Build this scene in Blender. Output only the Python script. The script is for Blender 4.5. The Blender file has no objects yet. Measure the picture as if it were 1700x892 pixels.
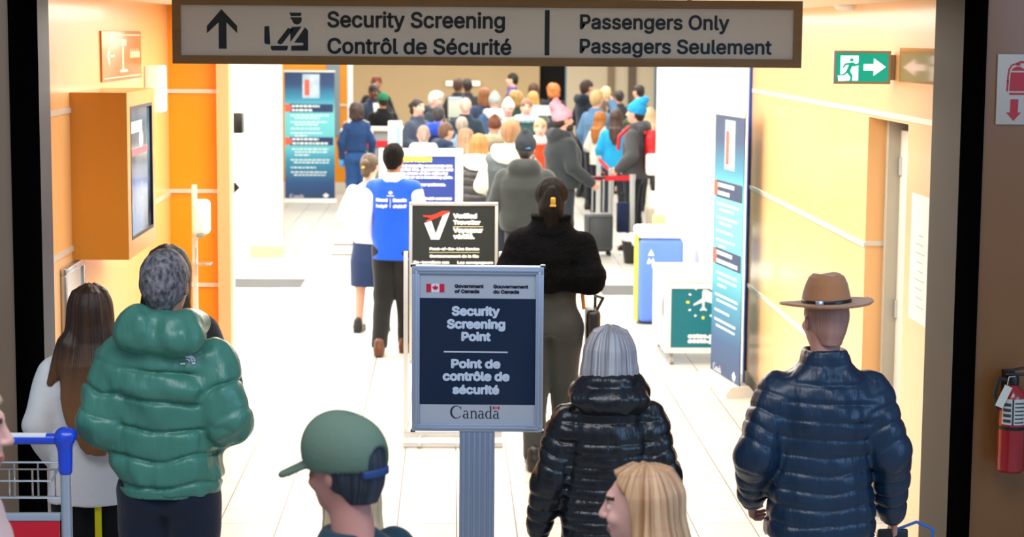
import bpy, bmesh, math, os, random
import numpy as np
from mathutils import Vector, Matrix
from mathutils.bvhtree import BVHTree

random.seed(5)
C = bpy.context.scene.collection
SC = bpy.context.scene
R = math.radians

# ------------------------------------------------------------------ camera
FPX, EYE = 3200.0, 2.70
VPX, VPY, ROLL = 750.0, 60.0, 0.0076
fwd = Vector(((VPX-850)/FPX, -(VPY-446)/FPX, -1)).normalized()
rgt = Vector((1, -ROLL, 0)); rgt = (rgt - rgt.dot(fwd)*fwd).normalized()
upv = rgt.cross(fwd)
CAM_ROT = Matrix((rgt, fwd, upv))            # camera axes -> world axes
cam_d = bpy.data.cameras.new('camera'); cam = bpy.data.objects.new('camera', cam_d); C.objects.link(cam)
cam.matrix_world = Matrix.Translation((0, 0, EYE)) @ CAM_ROT.to_4x4()
cam_d.sensor_width = 36.0; cam_d.lens = FPX*36/1700
cam_d.clip_start = 0.1; cam_d.clip_end = 200
cam_d.dof.use_dof = True; cam_d.dof.focus_distance = 8.4; cam_d.dof.aperture_fstop = 4.2
SC.camera = cam

def ray(px, py):
    return CAM_ROT @ Vector(((px-850)/FPX, -(py-446)/FPX, -1))
def at(px, py, Y):                            # photo pixel -> place at distance Y down the corridor
    d = ray(px, py); return Vector((0, 0, EYE)) + d*(Y/d.y)
def on_floor(px, py):
    d = ray(px, py); return Vector((0, 0, EYE)) + d*(-EYE/d.z)

# ------------------------------------------------------------------ light
SC.view_settings.view_transform = 'Standard'; SC.view_settings.look = 'None'
SC.view_settings.gamma = 1; SC.view_settings.use_curve_mapping = False
SC.view_settings.exposure = 0.0
world = bpy.data.worlds.new('world'); SC.world = world; world.use_nodes = True
bg = world.node_tree.nodes['Background']; bg.inputs[0].default_value = (0.55, 0.75, 1.0, 1); bg.inputs[1].default_value = 0.42
def area(name, loc, size, power, color=(1, .96, .9), rot=(0, 0, 0)):
    l = bpy.data.lights.new(name, 'AREA'); l.shape = 'RECTANGLE'; l.size, l.size_y = size; l.energy = power; l.color = color
    o = bpy.data.objects.new(name, l); o.location = loc; o.rotation_euler = rot; C.objects.link(o); return o
area('corridor_light', (0.2, 12.2, 2.88), (3.2, 5.0), 300, (1, .96, .89))
area('corridor_light', (0.2, 19.0, 2.88), (3.6, 6.0), 430, (1, .96, .9))
area('hall_light', (0.3, 27.0, 3.45), (5.5, 7.0), 560, (1, .98, .95))
area('hall_light', (0.6, 36.0, 3.45), (7.0, 8.0), 820, (1, .96, .9))
area('side_lobby_fill', (-3.2, 18.5, 2.88), (2.0, 7.0), 330, (1, .98, .95))  # area lamp added so the white side lobby wall blows out
area('lobby_light', (-0.3, 3.2, 5.4), (5.0, 2.5), 230, (.95, .97, 1), (R(18), 0, 0))
area('lobby_window_light', (5.2, 2.6, 3.2), (2.5, 2.5), 110, (.35, .60, 1), (R(62), 0, R(38)))

# ------------------------------------------------------------------ materials
def lin(h):
    h = h.lstrip('#'); v = [int(h[i:i+2], 16)/255 for i in (0, 2, 4)]
    return tuple((c/12.92 if c <= .04045 else ((c+.055)/1.055)**2.4) for c in v) + (1,)
MATS = {}
def mat(name, col, rough=.5, metal=0, spec=.5, bump=None, vary=None, emit=0, coat=0, sheen=0, alpha=1, trans=0):
    """bump=(scale xyz, strength, distance)   vary=(scale xyz, other colour, amount)"""
    if name in MATS: return MATS[name]
    m = bpy.data.materials.new(name); m.use_nodes = True; nt = m.node_tree; N = nt.nodes; Lk = nt.links
    b = N['Principled BSDF']; col = lin(col) if isinstance(col, str) else col
    b.inputs['Base Color'].default_value = col; b.inputs['Roughness'].default_value = rough
    b.inputs['Metallic'].default_value = metal; b.inputs['Specular IOR Level'].default_value = spec
    b.inputs['Coat Weight'].default_value = coat; b.inputs['Coat Roughness'].default_value = .12
    b.inputs['Sheen Weight'].default_value = sheen; b.inputs['Transmission Weight'].default_value = trans
    if emit:
        b.inputs['Emission Color'].default_value = col; b.inputs['Emission Strength'].default_value = emit
    tc = N.new('ShaderNodeTexCoord')
    def noise(scale, detail=4):
        mp = N.new('ShaderNodeMapping'); mp.inputs['Scale'].default_value = scale
        n = N.new('ShaderNodeTexNoise'); n.inputs['Scale'].default_value = 1; n.inputs['Detail'].default_value = detail
        Lk.new(tc.outputs['Object'], mp.inputs[0]); Lk.new(mp.outputs[0], n.inputs['Vector']); return n
    if vary:
        n = noise(vary[0]); r = N.new('ShaderNodeValToRGB'); c2 = lin(vary[1]) if isinstance(vary[1], str) else vary[1]
        r.color_ramp.elements[0].position = .5-vary[2]; r.color_ramp.elements[1].position = .5+vary[2]
        r.color_ramp.elements[0].color = col; r.color_ramp.elements[1].color = c2
        Lk.new(n.outputs['Fac'], r.inputs[0]); Lk.new(r.outputs[0], b.inputs['Base Color'])
        if emit: Lk.new(r.outputs[0], b.inputs['Emission Color'])
    if bump:
        n = noise(bump[0]); bp = N.new('ShaderNodeBump'); bp.inputs['Strength'].default_value = bump[1]; bp.inputs['Distance'].default_value = bump[2]
        Lk.new(n.outputs['Fac'], bp.inputs['Height']); Lk.new(bp.outputs[0], b.inputs['Normal'])
    MATS[name] = m; return m
def cloth(col, rough=.85): return mat('cloth_'+col, col, rough, spec=.25, bump=((45, 45, 45), .5, .004), sheen=.15)
def fleece(col): return mat('fleece_'+col, col, .95, spec=.04, bump=((70, 70, 70), 1, .012))
def nylon(col, rough=.36, wr=(32, 20, 9)): return mat('nylon_'+col, col, rough, spec=.5, bump=(wr, .5, .012))
def knit(col): return mat('knit_'+col, col, .9, spec=.15, bump=((90, 90, 40), .8, .005))
def hairm(col, col2=None, rough=.42, tip=None):
    """locks run from the crown down: noise over the angle round the head, drawn out along z"""
    nm = 'hair_'+col+(col2 or '')+(tip or '')
    if nm in MATS: return MATS[nm]
    m = mat(nm, col, rough+.05, spec=.1 if rough > .6 else .35); nt = m.node_tree; N = nt.nodes; Lk = nt.links; b = N['Principled BSDF']
    tc = N.new('ShaderNodeTexCoord'); add = N.new('ShaderNodeVectorMath'); add.operation = 'MULTIPLY_ADD'; add.inputs[1].default_value = (1, 1, 0); add.inputs[2].default_value = (.004, .02, 0)
    no = N.new('ShaderNodeVectorMath'); no.operation = 'NORMALIZE'; Lk.new(tc.outputs['Object'], add.inputs[0]); Lk.new(add.outputs[0], no.inputs[0])
    def lay(k, kz, det):
        a = N.new('ShaderNodeVectorMath'); a.operation = 'SCALE'; a.inputs['Scale'].default_value = k; Lk.new(no.outputs[0], a.inputs[0])
        z = N.new('ShaderNodeVectorMath'); z.operation = 'MULTIPLY'; z.inputs[1].default_value = (3, 3, kz); Lk.new(tc.outputs['Object'], z.inputs[0])
        s = N.new('ShaderNodeVectorMath'); Lk.new(a.outputs[0], s.inputs[0]); Lk.new(z.outputs[0], s.inputs[1])
        n = N.new('ShaderNodeTexNoise'); n.inputs['Scale'].default_value = 1; n.inputs['Detail'].default_value = det; Lk.new(s.outputs[0], n.inputs['Vector']); return n
    n1 = lay(11, 2.5, 5); n2 = lay(26, 3.0, 3); r = N.new('ShaderNodeValToRGB')
    r.color_ramp.elements[0].position = .34; r.color_ramp.elements[1].position = .66; r.color_ramp.elements[0].color = lin(col); r.color_ramp.elements[1].color = lin(col2 or col)
    Lk.new(n1.outputs['Fac'], r.inputs[0]); out = r.outputs[0]
    if tip:                                  # hair dyed lighter towards the ends
        sx = N.new('ShaderNodeSeparateXYZ'); Lk.new(tc.outputs['Object'], sx.inputs[0]); mr = N.new('ShaderNodeMapRange'); mr.inputs['From Min'].default_value = 1.52; mr.inputs['From Max'].default_value = 1.20; Lk.new(sx.outputs[2], mr.inputs[0])
        mx = N.new('ShaderNodeMix'); mx.data_type = 'RGBA'; mx.blend_type = 'MIX'; Lk.new(mr.outputs[0], mx.inputs[0]); Lk.new(out, mx.inputs[6]); mx.inputs[7].default_value = lin(tip); out = mx.outputs[2]
    Lk.new(out, b.inputs['Base Color']); bp = N.new('ShaderNodeBump'); bp.inputs['Strength'].default_value = .7; bp.inputs['Distance'].default_value = .006
    Lk.new(n2.outputs['Fac'], bp.inputs['Height']); Lk.new(bp.outputs[0], b.inputs['Normal']); return m
def skinm(col): return mat('skin_'+col, col, .5, spec=.4)
M_LIP = mat('lips', '#b0655a', .4); M_EYE = mat('eye_white', '#e6e2da', .25); M_IRIS = mat('iris', '#2a1d14', .2)
M_ALU = mat('aluminium', '#b9c3d2', .35, .55); M_STEEL = mat('steel', '#c4c8cc', .25, .9); M_BLACK = mat('black_plastic', '#0b0b0d', .4)
M_WHITE = mat('white_plastic', '#f2f2ee', .4); M_WHITEP = mat('white_vinyl', '#f4f4f4', .5)
M_RUBBER = mat('rubber', '#1c1c1c', .7)

# ------------------------------------------------------------------ mesh helpers
def link(name, me, mats, parent=None, loc=None):
    o = bpy.data.objects.new(name, me); C.objects.link(o)
    mats = mats if isinstance(mats, (list, tuple)) else [mats]
    if len(me.materials) < len(mats):
        for m in mats[len(me.materials):]: me.materials.append(m)
    for i, m in enumerate(mats):
        o.material_slots[i].link = 'OBJECT'; o.material_slots[i].material = m
    if parent: o.parent = parent
    if loc: o.location = loc
    return o
def thing(name, label, cat, loc=(0, 0, 0), rz=0, group=None):
    o = bpy.data.objects.new(name, None); C.objects.link(o); o.location = loc; o.rotation_euler = (0, 0, rz); o.empty_display_size = .1
    return tag(o, label, cat, group)
def tag(o, label, cat, group=None):
    o['label'] = label; o['category'] = cat
    if group: o['group'] = group
    return o
def struct(o): o['kind'] = 'structure'; return o

class MB:
    def __init__(s): s.bm = bmesh.new()
    def box(s, c, sz, bev=0, rot=None, seg=2):
        M = Matrix.Translation(c) @ (rot.to_4x4() if rot else Matrix()) @ Matrix.Diagonal((*sz, 1))
        g = bmesh.ops.create_cube(s.bm, size=1, matrix=M)
        if bev:
            ed = list({e for v in g['verts'] for e in v.link_edges})
            bmesh.ops.bevel(s.bm, geom=ed, offset=bev, segments=seg, affect='EDGES', profile=.5)
        return s
    def span(s, lo, hi, bev=0): return s.box([(a+b)/2 for a, b in zip(lo, hi)], [abs(b-a) for a, b in zip(lo, hi)], bev)
    def cyl(s, a, b, r, seg=16, r2=None):
        a, b = Vector(a), Vector(b); d = b-a
        M = Matrix.Translation((a+b)/2) @ d.to_track_quat('Z', 'Y').to_matrix().to_4x4()
        bmesh.ops.create_cone(s.bm, cap_ends=True, segments=seg, radius1=r, radius2=r if r2 is None else r2, depth=d.length, matrix=M); return s
    def ball(s, c, r, seg=16):
        r = (r, r, r) if isinstance(r, (int, float)) else r
        bmesh.ops.create_uvsphere(s.bm, u_segments=seg, v_segments=max(6, seg//2), radius=1, matrix=Matrix.Translation(c) @ Matrix.Diagonal((*r, 1))); return s
    def tube(s, pts, r, seg=8):
        for a, b in zip(pts[:-1], pts[1:]): s.cyl(a, b, r, seg)
        for p in pts[1:-1]: s.ball(p, r, seg)
        return s
    def prism(s, pts, y0, y1, f=None):        # outline in (x, z), thickness along y
        f = f or (lambda x, y, z: (x, y, z))
        a = [s.bm.verts.new(f(x, y0, z)) for x, z in pts]; b = [s.bm.verts.new(f(x, y1, z)) for x, z in pts]
        s.bm.faces.new(a); s.bm.faces.new(b[::-1]); n = len(pts)
        for i in range(n): s.bm.faces.new((a[i], b[i], b[(i+1) % n], a[(i+1) % n]))
        return s
    def lathe(s, prof, c=(0, 0, 0), seg=24):
        rings = []
        for r, z in prof:
            rings.append([s.bm.verts.new((c[0]+r*math.cos(2*math.pi*k/seg), c[1]+r*math.sin(2*math.pi*k/seg), c[2]+z)) for k in range(seg)])
        for p, q in zip(rings[:-1], rings[1:]):
            for k in range(seg): s.bm.faces.new((p[k], p[(k+1) % seg], q[(k+1) % seg], q[k]))
        s.bm.faces.new(rings[0][::-1]); s.bm.faces.new(rings[-1]); return s
    def mesh(s, name, ang=35):
        bmesh.ops.recalc_face_normals(s.bm, faces=s.bm.faces[:])
        me = bpy.data.meshes.new(name); s.bm.to_mesh(me); s.bm.free(); me.shade_smooth(); me.set_sharp_from_angle(angle=R(ang)); return me
    def build(s, name, m, parent=None, ang=35): return link(name, s.mesh(name, ang), m, parent)

# ------------------------------------------------------------------ lettering
FONT = None
try:
    fp = os.path.join(bpy.utils.system_resource('DATAFILES', path='fonts'), 'Inter.woff2')
    FONT = bpy.data.fonts.load(fp)
except Exception: FONT = None
_TX = {}
def glyphs(s):
    if s in _TX: return _TX[s]
    c = bpy.data.curves.new('lettering', 'FONT'); c.body = s; c.resolution_u = 4
    if FONT: c.font = FONT
    o = bpy.data.objects.new('lettering', c); me = bpy.data.meshes.new_from_object(o)
    v = np.array([p.co[:2] for p in me.vertices]); f = [tuple(p.vertices) for p in me.polygons]
    bpy.data.objects.remove(o); bpy.data.meshes.remove(me); _TX[s] = (v, f); return v, f
CAP = max(p[1] for p in glyphs('H')[0])
def lines_geo(lines):
    """lines: (text, x0, x1, baseline, cap height, weight) -> 2D verts, faces"""
    V, Fc = [], []; kk = 0
    for s, x0, x1, zb, cap, w in lines:
        v, f = glyphs(s); mn, mx = v[:, 0].min(), v[:, 0].max()
        p = np.column_stack(((v[:, 0]-mn)/(mx-mn)*(x1-x0-2*w*cap)+x0+w*cap, v[:, 1]/CAP*(cap-2*w*cap)+zb+w*cap))
        offs = [(0, 0)]
        if w: offs += [(math.cos(a)*w*cap, math.sin(a)*w*cap) for a in np.arange(8)*math.pi/4]
        if w > .07: offs += [(math.cos(a)*w*cap*.5, math.sin(a)*w*cap*.5) for a in np.arange(8)*math.pi/4]
        for dx, dz in offs:
            n = sum(len(q) for q in V); V.append(np.column_stack((p+np.array([dx, dz]), np.full(len(p), kk % 17)))); kk += 1; Fc += [tuple(i+n for i in q) for q in f]
    return np.concatenate(V), Fc
def lettering(name, lines, m, parent, y, f=None):
    for l in lines:                           # every line of words is a part of its own
        v, fc = lines_geo([l]); me = bpy.data.meshes.new(name); me.from_pydata([(a, y-.00012*c, b) for a, b, c in v], [], fc); o = link(name, me, m, parent)
    return o
def marks(name, polys, m, parent, y, th=.001):   # flat shapes standing just proud of a panel facing -y
    b = MB()
    for p in polys: b.prism(p, y, y-th)
    return b.build(name, m, parent, 20)

def stroke(pts, w):                              # brush stroke of changing width -> outline
    L, Rr = [], []
    for i, (x, z) in enumerate(pts):
        a = pts[max(i-1, 0)]; b = pts[min(i+1, len(pts)-1)]; dx, dz = b[0]-a[0], b[1]-a[1]; l = math.hypot(dx, dz) or 1
        nx, nz = -dz/l, dx/l; h = (w[i] if not isinstance(w, (int, float)) else w)/2
        L.append((x+nx*h, z+nz*h)); Rr.append((x-nx*h, z-nz*h))
    return L+Rr[::-1]
def arc(cx, cz, rx, rz, a0, a1, n=12): return [(cx+rx*math.cos(R(a0+(a1-a0)*i/n)), cz+rz*math.sin(R(a0+(a1-a0)*i/n))) for i in range(n+1)]
def wordmark():                                   # the country's serif wordmark, cap height 1; returns outlines and advance width
    P = []
    P.append(stroke(arc(.47, .5, .42, .49, 38, 322, 24), [.05+.10*max(0, -math.cos(R(38+284*i/24)))**.7*1.0 for i in range(25)]))
    P.append([(.80, .97), (.84, .97), (.84, .68), (.80, .72)])
    def la(x):
        P.append(stroke(arc(x+.22, .18, .17, .17, 40, 330, 16), [.04+.07*max(0, -math.cos(R(40+290*i/16))) for i in range(17)]))
        P.append(stroke([(x+.36, .02), (x+.36, .42)], .10)); P.append(stroke(arc(x+.22, .42, .15, .19, 0, 150, 8), [.09, .08, .06, .05, .05, .05, .06, .08, .10]))
        P.append([(x+.36, .0), (x+.50, .0), (x+.50, .04), (x+.36, .07)])
    def ln(x):
        P.append(stroke([(x+.10, 0), (x+.10, .60)], .10)); P.append([(x, 0), (x+.22, 0), (x+.22, .035), (x, .035)]); P.append([(x-.02, .57), (x+.1, .62), (x+.1, .55)])
        P.append(stroke(arc(x+.29, .38, .16, .21, 160, 0, 8), [.04, .05, .06, .07, .08, .09, .1, .1, .1])); P.append(stroke([(x+.45, 0), (x+.45, .39)], .10)); P.append([(x+.34, 0), (x+.57, 0), (x+.57, .035), (x+.34, .035)])
    la(.98); ln(1.56); la(2.18)
    x = 2.76
    P.append(stroke(arc(x+.22, .30, .19, .29, 40, 320, 18), [.04+.08*max(0, -math.cos(R(40+280*i/18))) for i in range(19)]))
    P.append(stroke([(x+.40, 0), (x+.40, 1.0)], .10)); P.append([(x+.28, .95), (x+.4, 1.02), (x+.4, .93)]); P.append([(x+.4, 0), (x+.54, 0), (x+.54, .04), (x+.4, .05)])
    la(3.36)
    return P, 3.88
_leaf = [(0, 1), (.12, .75), (.30, .84), (.24, .42), (.46, .63), (.52, .50), (.78, .54), (.68, .32), (.80, .22), (.42, -.10), (.47, -.24), (.06, -.18), (.05, -.5)]
LEAF = _leaf + [(-x, z) for x, z in _leaf[::-1] if x > 0]
def flag_polys(x0, x1, z0, z1):
    w = x1-x0; h = z1-z0; c = (x0+x1)/2
    return ([[(x0, z0), (x0+w*.27, z0), (x0+w*.27, z1), (x0, z1)], [(x1-w*.27, z0), (x1, z0), (x1, z1), (x1-w*.27, z1)],
             [(c+px*h*.44, z0+h*.42+pz*h*.44) for px, pz in LEAF]], [[(x0, z0), (x1, z0), (x1, z1), (x0, z1)]])
# ------------------------------------------------------------------ rounded solids: a distance field turned into one continuous skin
_LAT = (np.random.RandomState(7).rand(32, 32, 32).astype(np.float32)*2-1)
def vnoise(x, y, z):
    xi = np.floor(x).astype(np.int32); yi = np.floor(y).astype(np.int32); zi = np.floor(z).astype(np.int32)
    fx, fy, fz = x-xi, y-yi, z-zi
    fx = fx*fx*(3-2*fx); fy = fy*fy*(3-2*fy); fz = fz*fz*(3-2*fz)
    g = lambda a, b, c: _LAT[(xi+a) & 31, (yi+b) & 31, (zi+c) & 31]
    c0 = (g(0,0,0)*(1-fx)+g(1,0,0)*fx)*(1-fy)+(g(0,1,0)*(1-fx)+g(1,1,0)*fx)*fy
    c1 = (g(0,0,1)*(1-fx)+g(1,0,1)*fx)*(1-fy)+(g(0,1,1)*(1-fx)+g(1,1,1)*fx)*fy
    return c0*(1-fz)+c1*fz
def rotm(yaw=0, pitch=0, roll=0):
    return np.array(Matrix.Rotation(R(yaw), 3, 'Z') @ Matrix.Rotation(R(pitch), 3, 'X') @ Matrix.Rotation(R(roll), 3, 'Y'))
def puff(s, sp):                              # soft baffles between narrow stitched seams
    u = s/sp-np.round(s/sp); return .75*np.abs(np.sin(math.pi*u))**.6-1.15*np.exp(-(u*sp/.0085)**2)-.4

class Vol:
    def __init__(s, lo, hi, h):
        s.lo = np.array(lo, np.float32); s.h = h
        n = np.ceil((np.array(hi)-s.lo)/h).astype(int)+1
        s.F = np.full(n, .12, np.float32); s.ax = [s.lo[i]+h*np.arange(n[i], dtype=np.float32) for i in range(3)]
        s.Rm = None; s.piv = None
    def frame(s, Rm=None, piv=None): s.Rm, s.piv = Rm, (None if piv is None else np.array(piv, float)); return s
    def put(s, fn, lo, hi, k=.02, op='u', m=.06):
        lo = np.array(lo, float)-m; hi = np.array(hi, float)+m
        if s.Rm is not None:
            cs = np.array([[(lo, hi)[i][0], (lo, hi)[j][1], (lo, hi)[l][2]] for i in (0, 1) for j in (0, 1) for l in (0, 1)])
            cs = (cs-s.piv) @ s.Rm.T+s.piv; lo, hi = cs.min(0), cs.max(0)
        a = np.maximum(np.floor((lo-s.lo)/s.h).astype(int), 0); b = np.minimum(np.ceil((hi-s.lo)/s.h).astype(int)+1, s.F.shape)
        if (b <= a).any(): return s
        sl = tuple(slice(i, j) for i, j in zip(a, b))
        X = s.ax[0][sl[0]][:, None, None]; Y = s.ax[1][sl[1]][None, :, None]; Z = s.ax[2][sl[2]][None, None, :]
        if s.Rm is not None:
            q = s.Rm.T; X, Y, Z = X-s.piv[0], Y-s.piv[1], Z-s.piv[2]
            X, Y, Z = (q[0,0]*X+q[0,1]*Y+q[0,2]*Z+s.piv[0], q[1,0]*X+q[1,1]*Y+q[1,2]*Z+s.piv[1], q[2,0]*X+q[2,1]*Y+q[2,2]*Z+s.piv[2])
        d = fn(X, Y, Z); F = s.F[sl]
        if op == 'u':
            hh = np.clip(.5+.5*(F-d)/k, 0, 1); s.F[sl] = F*(1-hh)+d*hh-k*hh*(1-hh)
        elif op == 's':
            hh = np.clip(.5-.5*(F+d)/k, 0, 1); s.F[sl] = F*(1-hh)-d*hh+k*hh*(1-hh)
        elif op == 'i': s.F[sl] = np.maximum(F, d)
        return s
    def cap(s, a, b, r1, r2=None, k=.02, pf=None, op='u', sq=None):
        """tapered limb a->b; pf=(spacing, depth, phase) quilting; sq=(axis index, factor) flattens it"""
        r2 = r1 if r2 is None else r2; a = np.array(a, float); b = np.array(b, float); f = np.ones(3)
        if sq: f[sq[0]] = sq[1]
        ba = (b-a)/f; L2 = max(float(ba @ ba), 1e-9); L = math.sqrt(L2); r = max(r1, r2)+(pf[1] if pf else 0)
        def fn(X, Y, Z):
            x, y, z = (X-a[0])/f[0], (Y-a[1])/f[1], (Z-a[2])/f[2]
            t = np.clip((x*ba[0]+y*ba[1]+z*ba[2])/L2, 0, 1)
            d = np.sqrt((x-t*ba[0])**2+(y-t*ba[1])**2+(z-t*ba[2])**2)*f.min()
            rr = (r1+(r2-r1)*t)*f.min()
            if pf: rr = rr+pf[1]*puff(t*L+pf[2]+.25*pf[0]*vnoise(X*9, Y*9, Z*9), pf[0])
            return d-rr
        return s.put(fn, np.minimum(a, b)-r, np.maximum(a, b)+r, k, op)
    def chain(s, pts, rs, k=.03, pf=None):
        off = 0
        for i in range(len(pts)-1):
            s.cap(pts[i], pts[i+1], rs[i], rs[i+1], k, (pf[0], pf[1], off+pf[2]) if pf else None)
            off += float(np.linalg.norm(np.array(pts[i+1])-np.array(pts[i])))
        return s
    def ell(s, c, r, k=.02, op='u', rot=None, nz=None):
        c = np.array(c, float); r = np.array(r, float); q = np.eye(3) if rot is None else rot.T; m = r.max() if rot is not None else r
        def fn(X, Y, Z):
            x, y, z = X-c[0], Y-c[1], Z-c[2]
            if rot is not None: x, y, z = q[0,0]*x+q[0,1]*y+q[0,2]*z, q[1,0]*x+q[1,1]*y+q[1,2]*z, q[2,0]*x+q[2,1]*y+q[2,2]*z
            k0 = np.sqrt((x/r[0])**2+(y/r[1])**2+(z/r[2])**2); k1 = np.sqrt((x/r[0]**2)**2+(y/r[1]**2)**2+(z/r[2]**2)**2)+1e-6
            d = k0*(k0-1)/k1
            if nz: d = d+nz[1]*vnoise(X*nz[0], Y*nz[0], Z*nz[0])
            return d
        return s.put(fn, c-m, c+m, k, op)
    def loft(s, secs, k=.02, pf=None, n=2.3, op='u'):
        """secs: (z, rx, ry, cx, cy) bottom to top"""
        S = np.array([tuple(q)+(0,)*(5-len(q)) for q in secs], float); rx, ry = S[:, 1].max(), S[:, 2].max()
        def fn(X, Y, Z):
            i = lambda c: np.interp(Z, S[:, 0], S[:, c])
            a, b = i(1), i(2)
            if pf:
                P = pf[1]*puff(Z+pf[2]+.22*pf[0]*vnoise(X*7, Y*7, Z*4)+0*X+0*Y, pf[0]); a = a+P; b = b+P
            q = (np.abs((X-i(3))/a)**n+np.abs((Y-i(4))/b)**n)**(1/n)
            return np.maximum((q-1)*np.minimum(a, b), np.maximum(S[0, 0]-Z, Z-S[-1, 0]))
        return s.put(fn, (S[:, 3].min()-rx, S[:, 4].min()-ry, S[0, 0]), (S[:, 3].max()+rx, S[:, 4].max()+ry, S[-1, 0]), k, op)
    def cut(s, nrm, d):                       # keeps the side where n.p <= d
        n = np.array(nrm, float)
        def fn(X, Y, Z): return n[0]*X+n[1]*Y+n[2]*Z-d
        o = s.Rm; lo = s.lo; hi = s.lo+s.h*np.array(s.F.shape); s.Rm = None; s.put(fn, lo, hi, op='i'); s.Rm = o; return s
    def warp(s, amp, freq, band=.03):
        idx = np.nonzero(np.abs(s.F) < band); f = (freq,)*3 if isinstance(freq, (int, float)) else freq
        s.F[idx] += amp*vnoise(s.ax[0][idx[0]]*f[0], s.ax[1][idx[1]]*f[1], s.ax[2][idx[2]]*f[2]); return s
    def locks(s, amp, f, fz=3):              # strands fanning out from the crown
        idx = np.nonzero(np.abs(s.F) < .04); x, y, z = s.ax[0][idx[0]], s.ax[1][idx[1]]+.02, s.ax[2][idx[2]]; r = np.sqrt(x*x+y*y)+.012
        s.F[idx] += amp*vnoise(x/r*f+7, y/r*f+9, z*fz); return s
    def mesh(s, name):
        F = s.F.copy(); F[[0, -1]] = .1; F[:, [0, -1]] = .1; F[:, :, [0, -1]] = .1
        neg = F < 0; n = F.shape
        cs = [(i, j, k) for i in (0, 1) for j in (0, 1) for k in (0, 1)]
        cnt = sum(neg[i:n[0]-1+i, j:n[1]-1+j, k:n[2]-1+k].astype(np.int8) for i, j, k in cs)
        act = np.nonzero((cnt > 0) & (cnt < 8)); I = np.stack(act, 1); nv = len(I)
        idx = np.full([q-1 for q in n], -1, np.int64); idx[act] = np.arange(nv)
        acc = np.zeros((nv, 3)); num = np.zeros(nv)
        for p in range(8):
            for q in range(p+1, 8):
                a, b = cs[p], cs[q]
                if sum(abs(u-v) for u, v in zip(a, b)) != 1: continue
                fa = F[I[:, 0]+a[0], I[:, 1]+a[1], I[:, 2]+a[2]]; fb = F[I[:, 0]+b[0], I[:, 1]+b[1], I[:, 2]+b[2]]
                mk = (fa < 0) != (fb < 0); t = np.where(mk, fa/np.where(mk, fa-fb, 1), 0)[:, None]
                acc += np.where(mk[:, None], np.array(a)+t*(np.array(b)-np.array(a)), 0); num += mk
        V = s.lo+s.h*(I+acc/num[:, None])
        Q = []
        for ax in range(3):
            u, v = [(1, 2), (2, 0), (0, 1)][ax]
            d = [0, 0, 0]; d[ax] = 1
            A = neg[:n[0]-d[0], :n[1]-d[1], :n[2]-d[2]]; B = neg[d[0]:, d[1]:, d[2]:]
            E = np.stack(np.nonzero(A != B), 1); E = E[(E[:, u] > 0) & (E[:, v] > 0)]
            eu = np.zeros(3, int); eu[u] = 1; ev = np.zeros(3, int); ev[v] = 1
            g = lambda e: idx[e[:, 0], e[:, 1], e[:, 2]]
            qd = np.stack((g(E-eu-ev), g(E-ev), g(E), g(E-eu)), 1)
            fl = ~A[E[:, 0], E[:, 1], E[:, 2]]; qd[fl] = qd[fl][:, ::-1]; Q.append(qd)
        Q = np.concatenate(Q); Q = Q[(Q >= 0).all(1)]
        return V, Q
def to_mesh(name, V, Q, xf=None):
    if xf is not None: V = (V-xf[1]) @ xf[0].T+xf[1]
    me = bpy.data.meshes.new(name); me.from_pydata(V.tolist(), [], Q.tolist()); me.shade_smooth(); return me

# ------------------------------------------------------------------ people (1.75 m figure, facing +y, scaled by the root)
PIV = np.array((0, -.005, 1.54))              # where the head turns on the neck
def n_(v): v = np.array(v, float); return v/np.linalg.norm(v)
def hand(V, w, d, n, thumb, curl=35, rmin=0):
    """wrist, pointing direction, palm normal, side of the thumb along d x n"""
    w = np.array(w, float); d = n_(d); n = np.array(n, float); n = n_(n-d*(n @ d)); s = np.cross(d, n)*thumb
    for o in (-.026, -.009, .009, .026): V.cap(w+d*.012+s*o*.6, w+d*.088+s*o, .014, .0115, .014)
    for o, L, c in zip((.030, .010, -.010, -.029), (.074, .082, .076, .060), (0, 4, 9, 15)):
        p = w+d*.088+s*o; a = R(curl*.5+c)
        for f in (.45, .31, .24):
            q = p+(d*math.cos(a)+n*math.sin(a)+s*o*2.4)*L*f; V.cap(p, q, max(.0088, rmin), max(.0078, rmin), .004); p = q; a += R(curl+c*.3)
    p = w+d*.03+s*.026; q = p+n_(d*.6+s*.75+n*.25)*.045; V.cap(p, q, .0125, .0105, .012); V.cap(q, q+n_(d*.85+s*.25+n*.4)*.035, .0105, .009, .006)
def head(V):
    V.ell((0, -.012, 1.655), (.076, .096, .094), .02); V.ell((0, .025, 1.59), (.059, .066, .072), .035)
    V.ell((0, .052, 1.545), (.026, .03, .022), .025); V.ell((0, .075, 1.668), (.045, .018, .016), .02)
    for s in (-1, 1):
        V.ell((s*.033, .096, 1.642), (.019, .014, .013), .012, 's'); V.ell((s*.032, .075, 1.641), (.0135, .0135, .0125), .004)
        V.ell((s*.04, .068, 1.605), (.02, .02, .018), .02); V.ell((s*.079, -.008, 1.628), (.009, .019, .031), .006, rot=rotm(s*22))
    V.cap((0, .090, 1.650), (0, .110, 1.612), .009, .0125, .012); V.ell((-.011, .1, 1.608), (.009, .01, .008), .006); V.ell((.011, .1, 1.608), (.009, .01, .008), .006)
    V.ell((0, .086, 1.572), (.023, .012, .006), .006); V.ell((0, .085, 1.561), (.02, .012, .007), .006)
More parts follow.
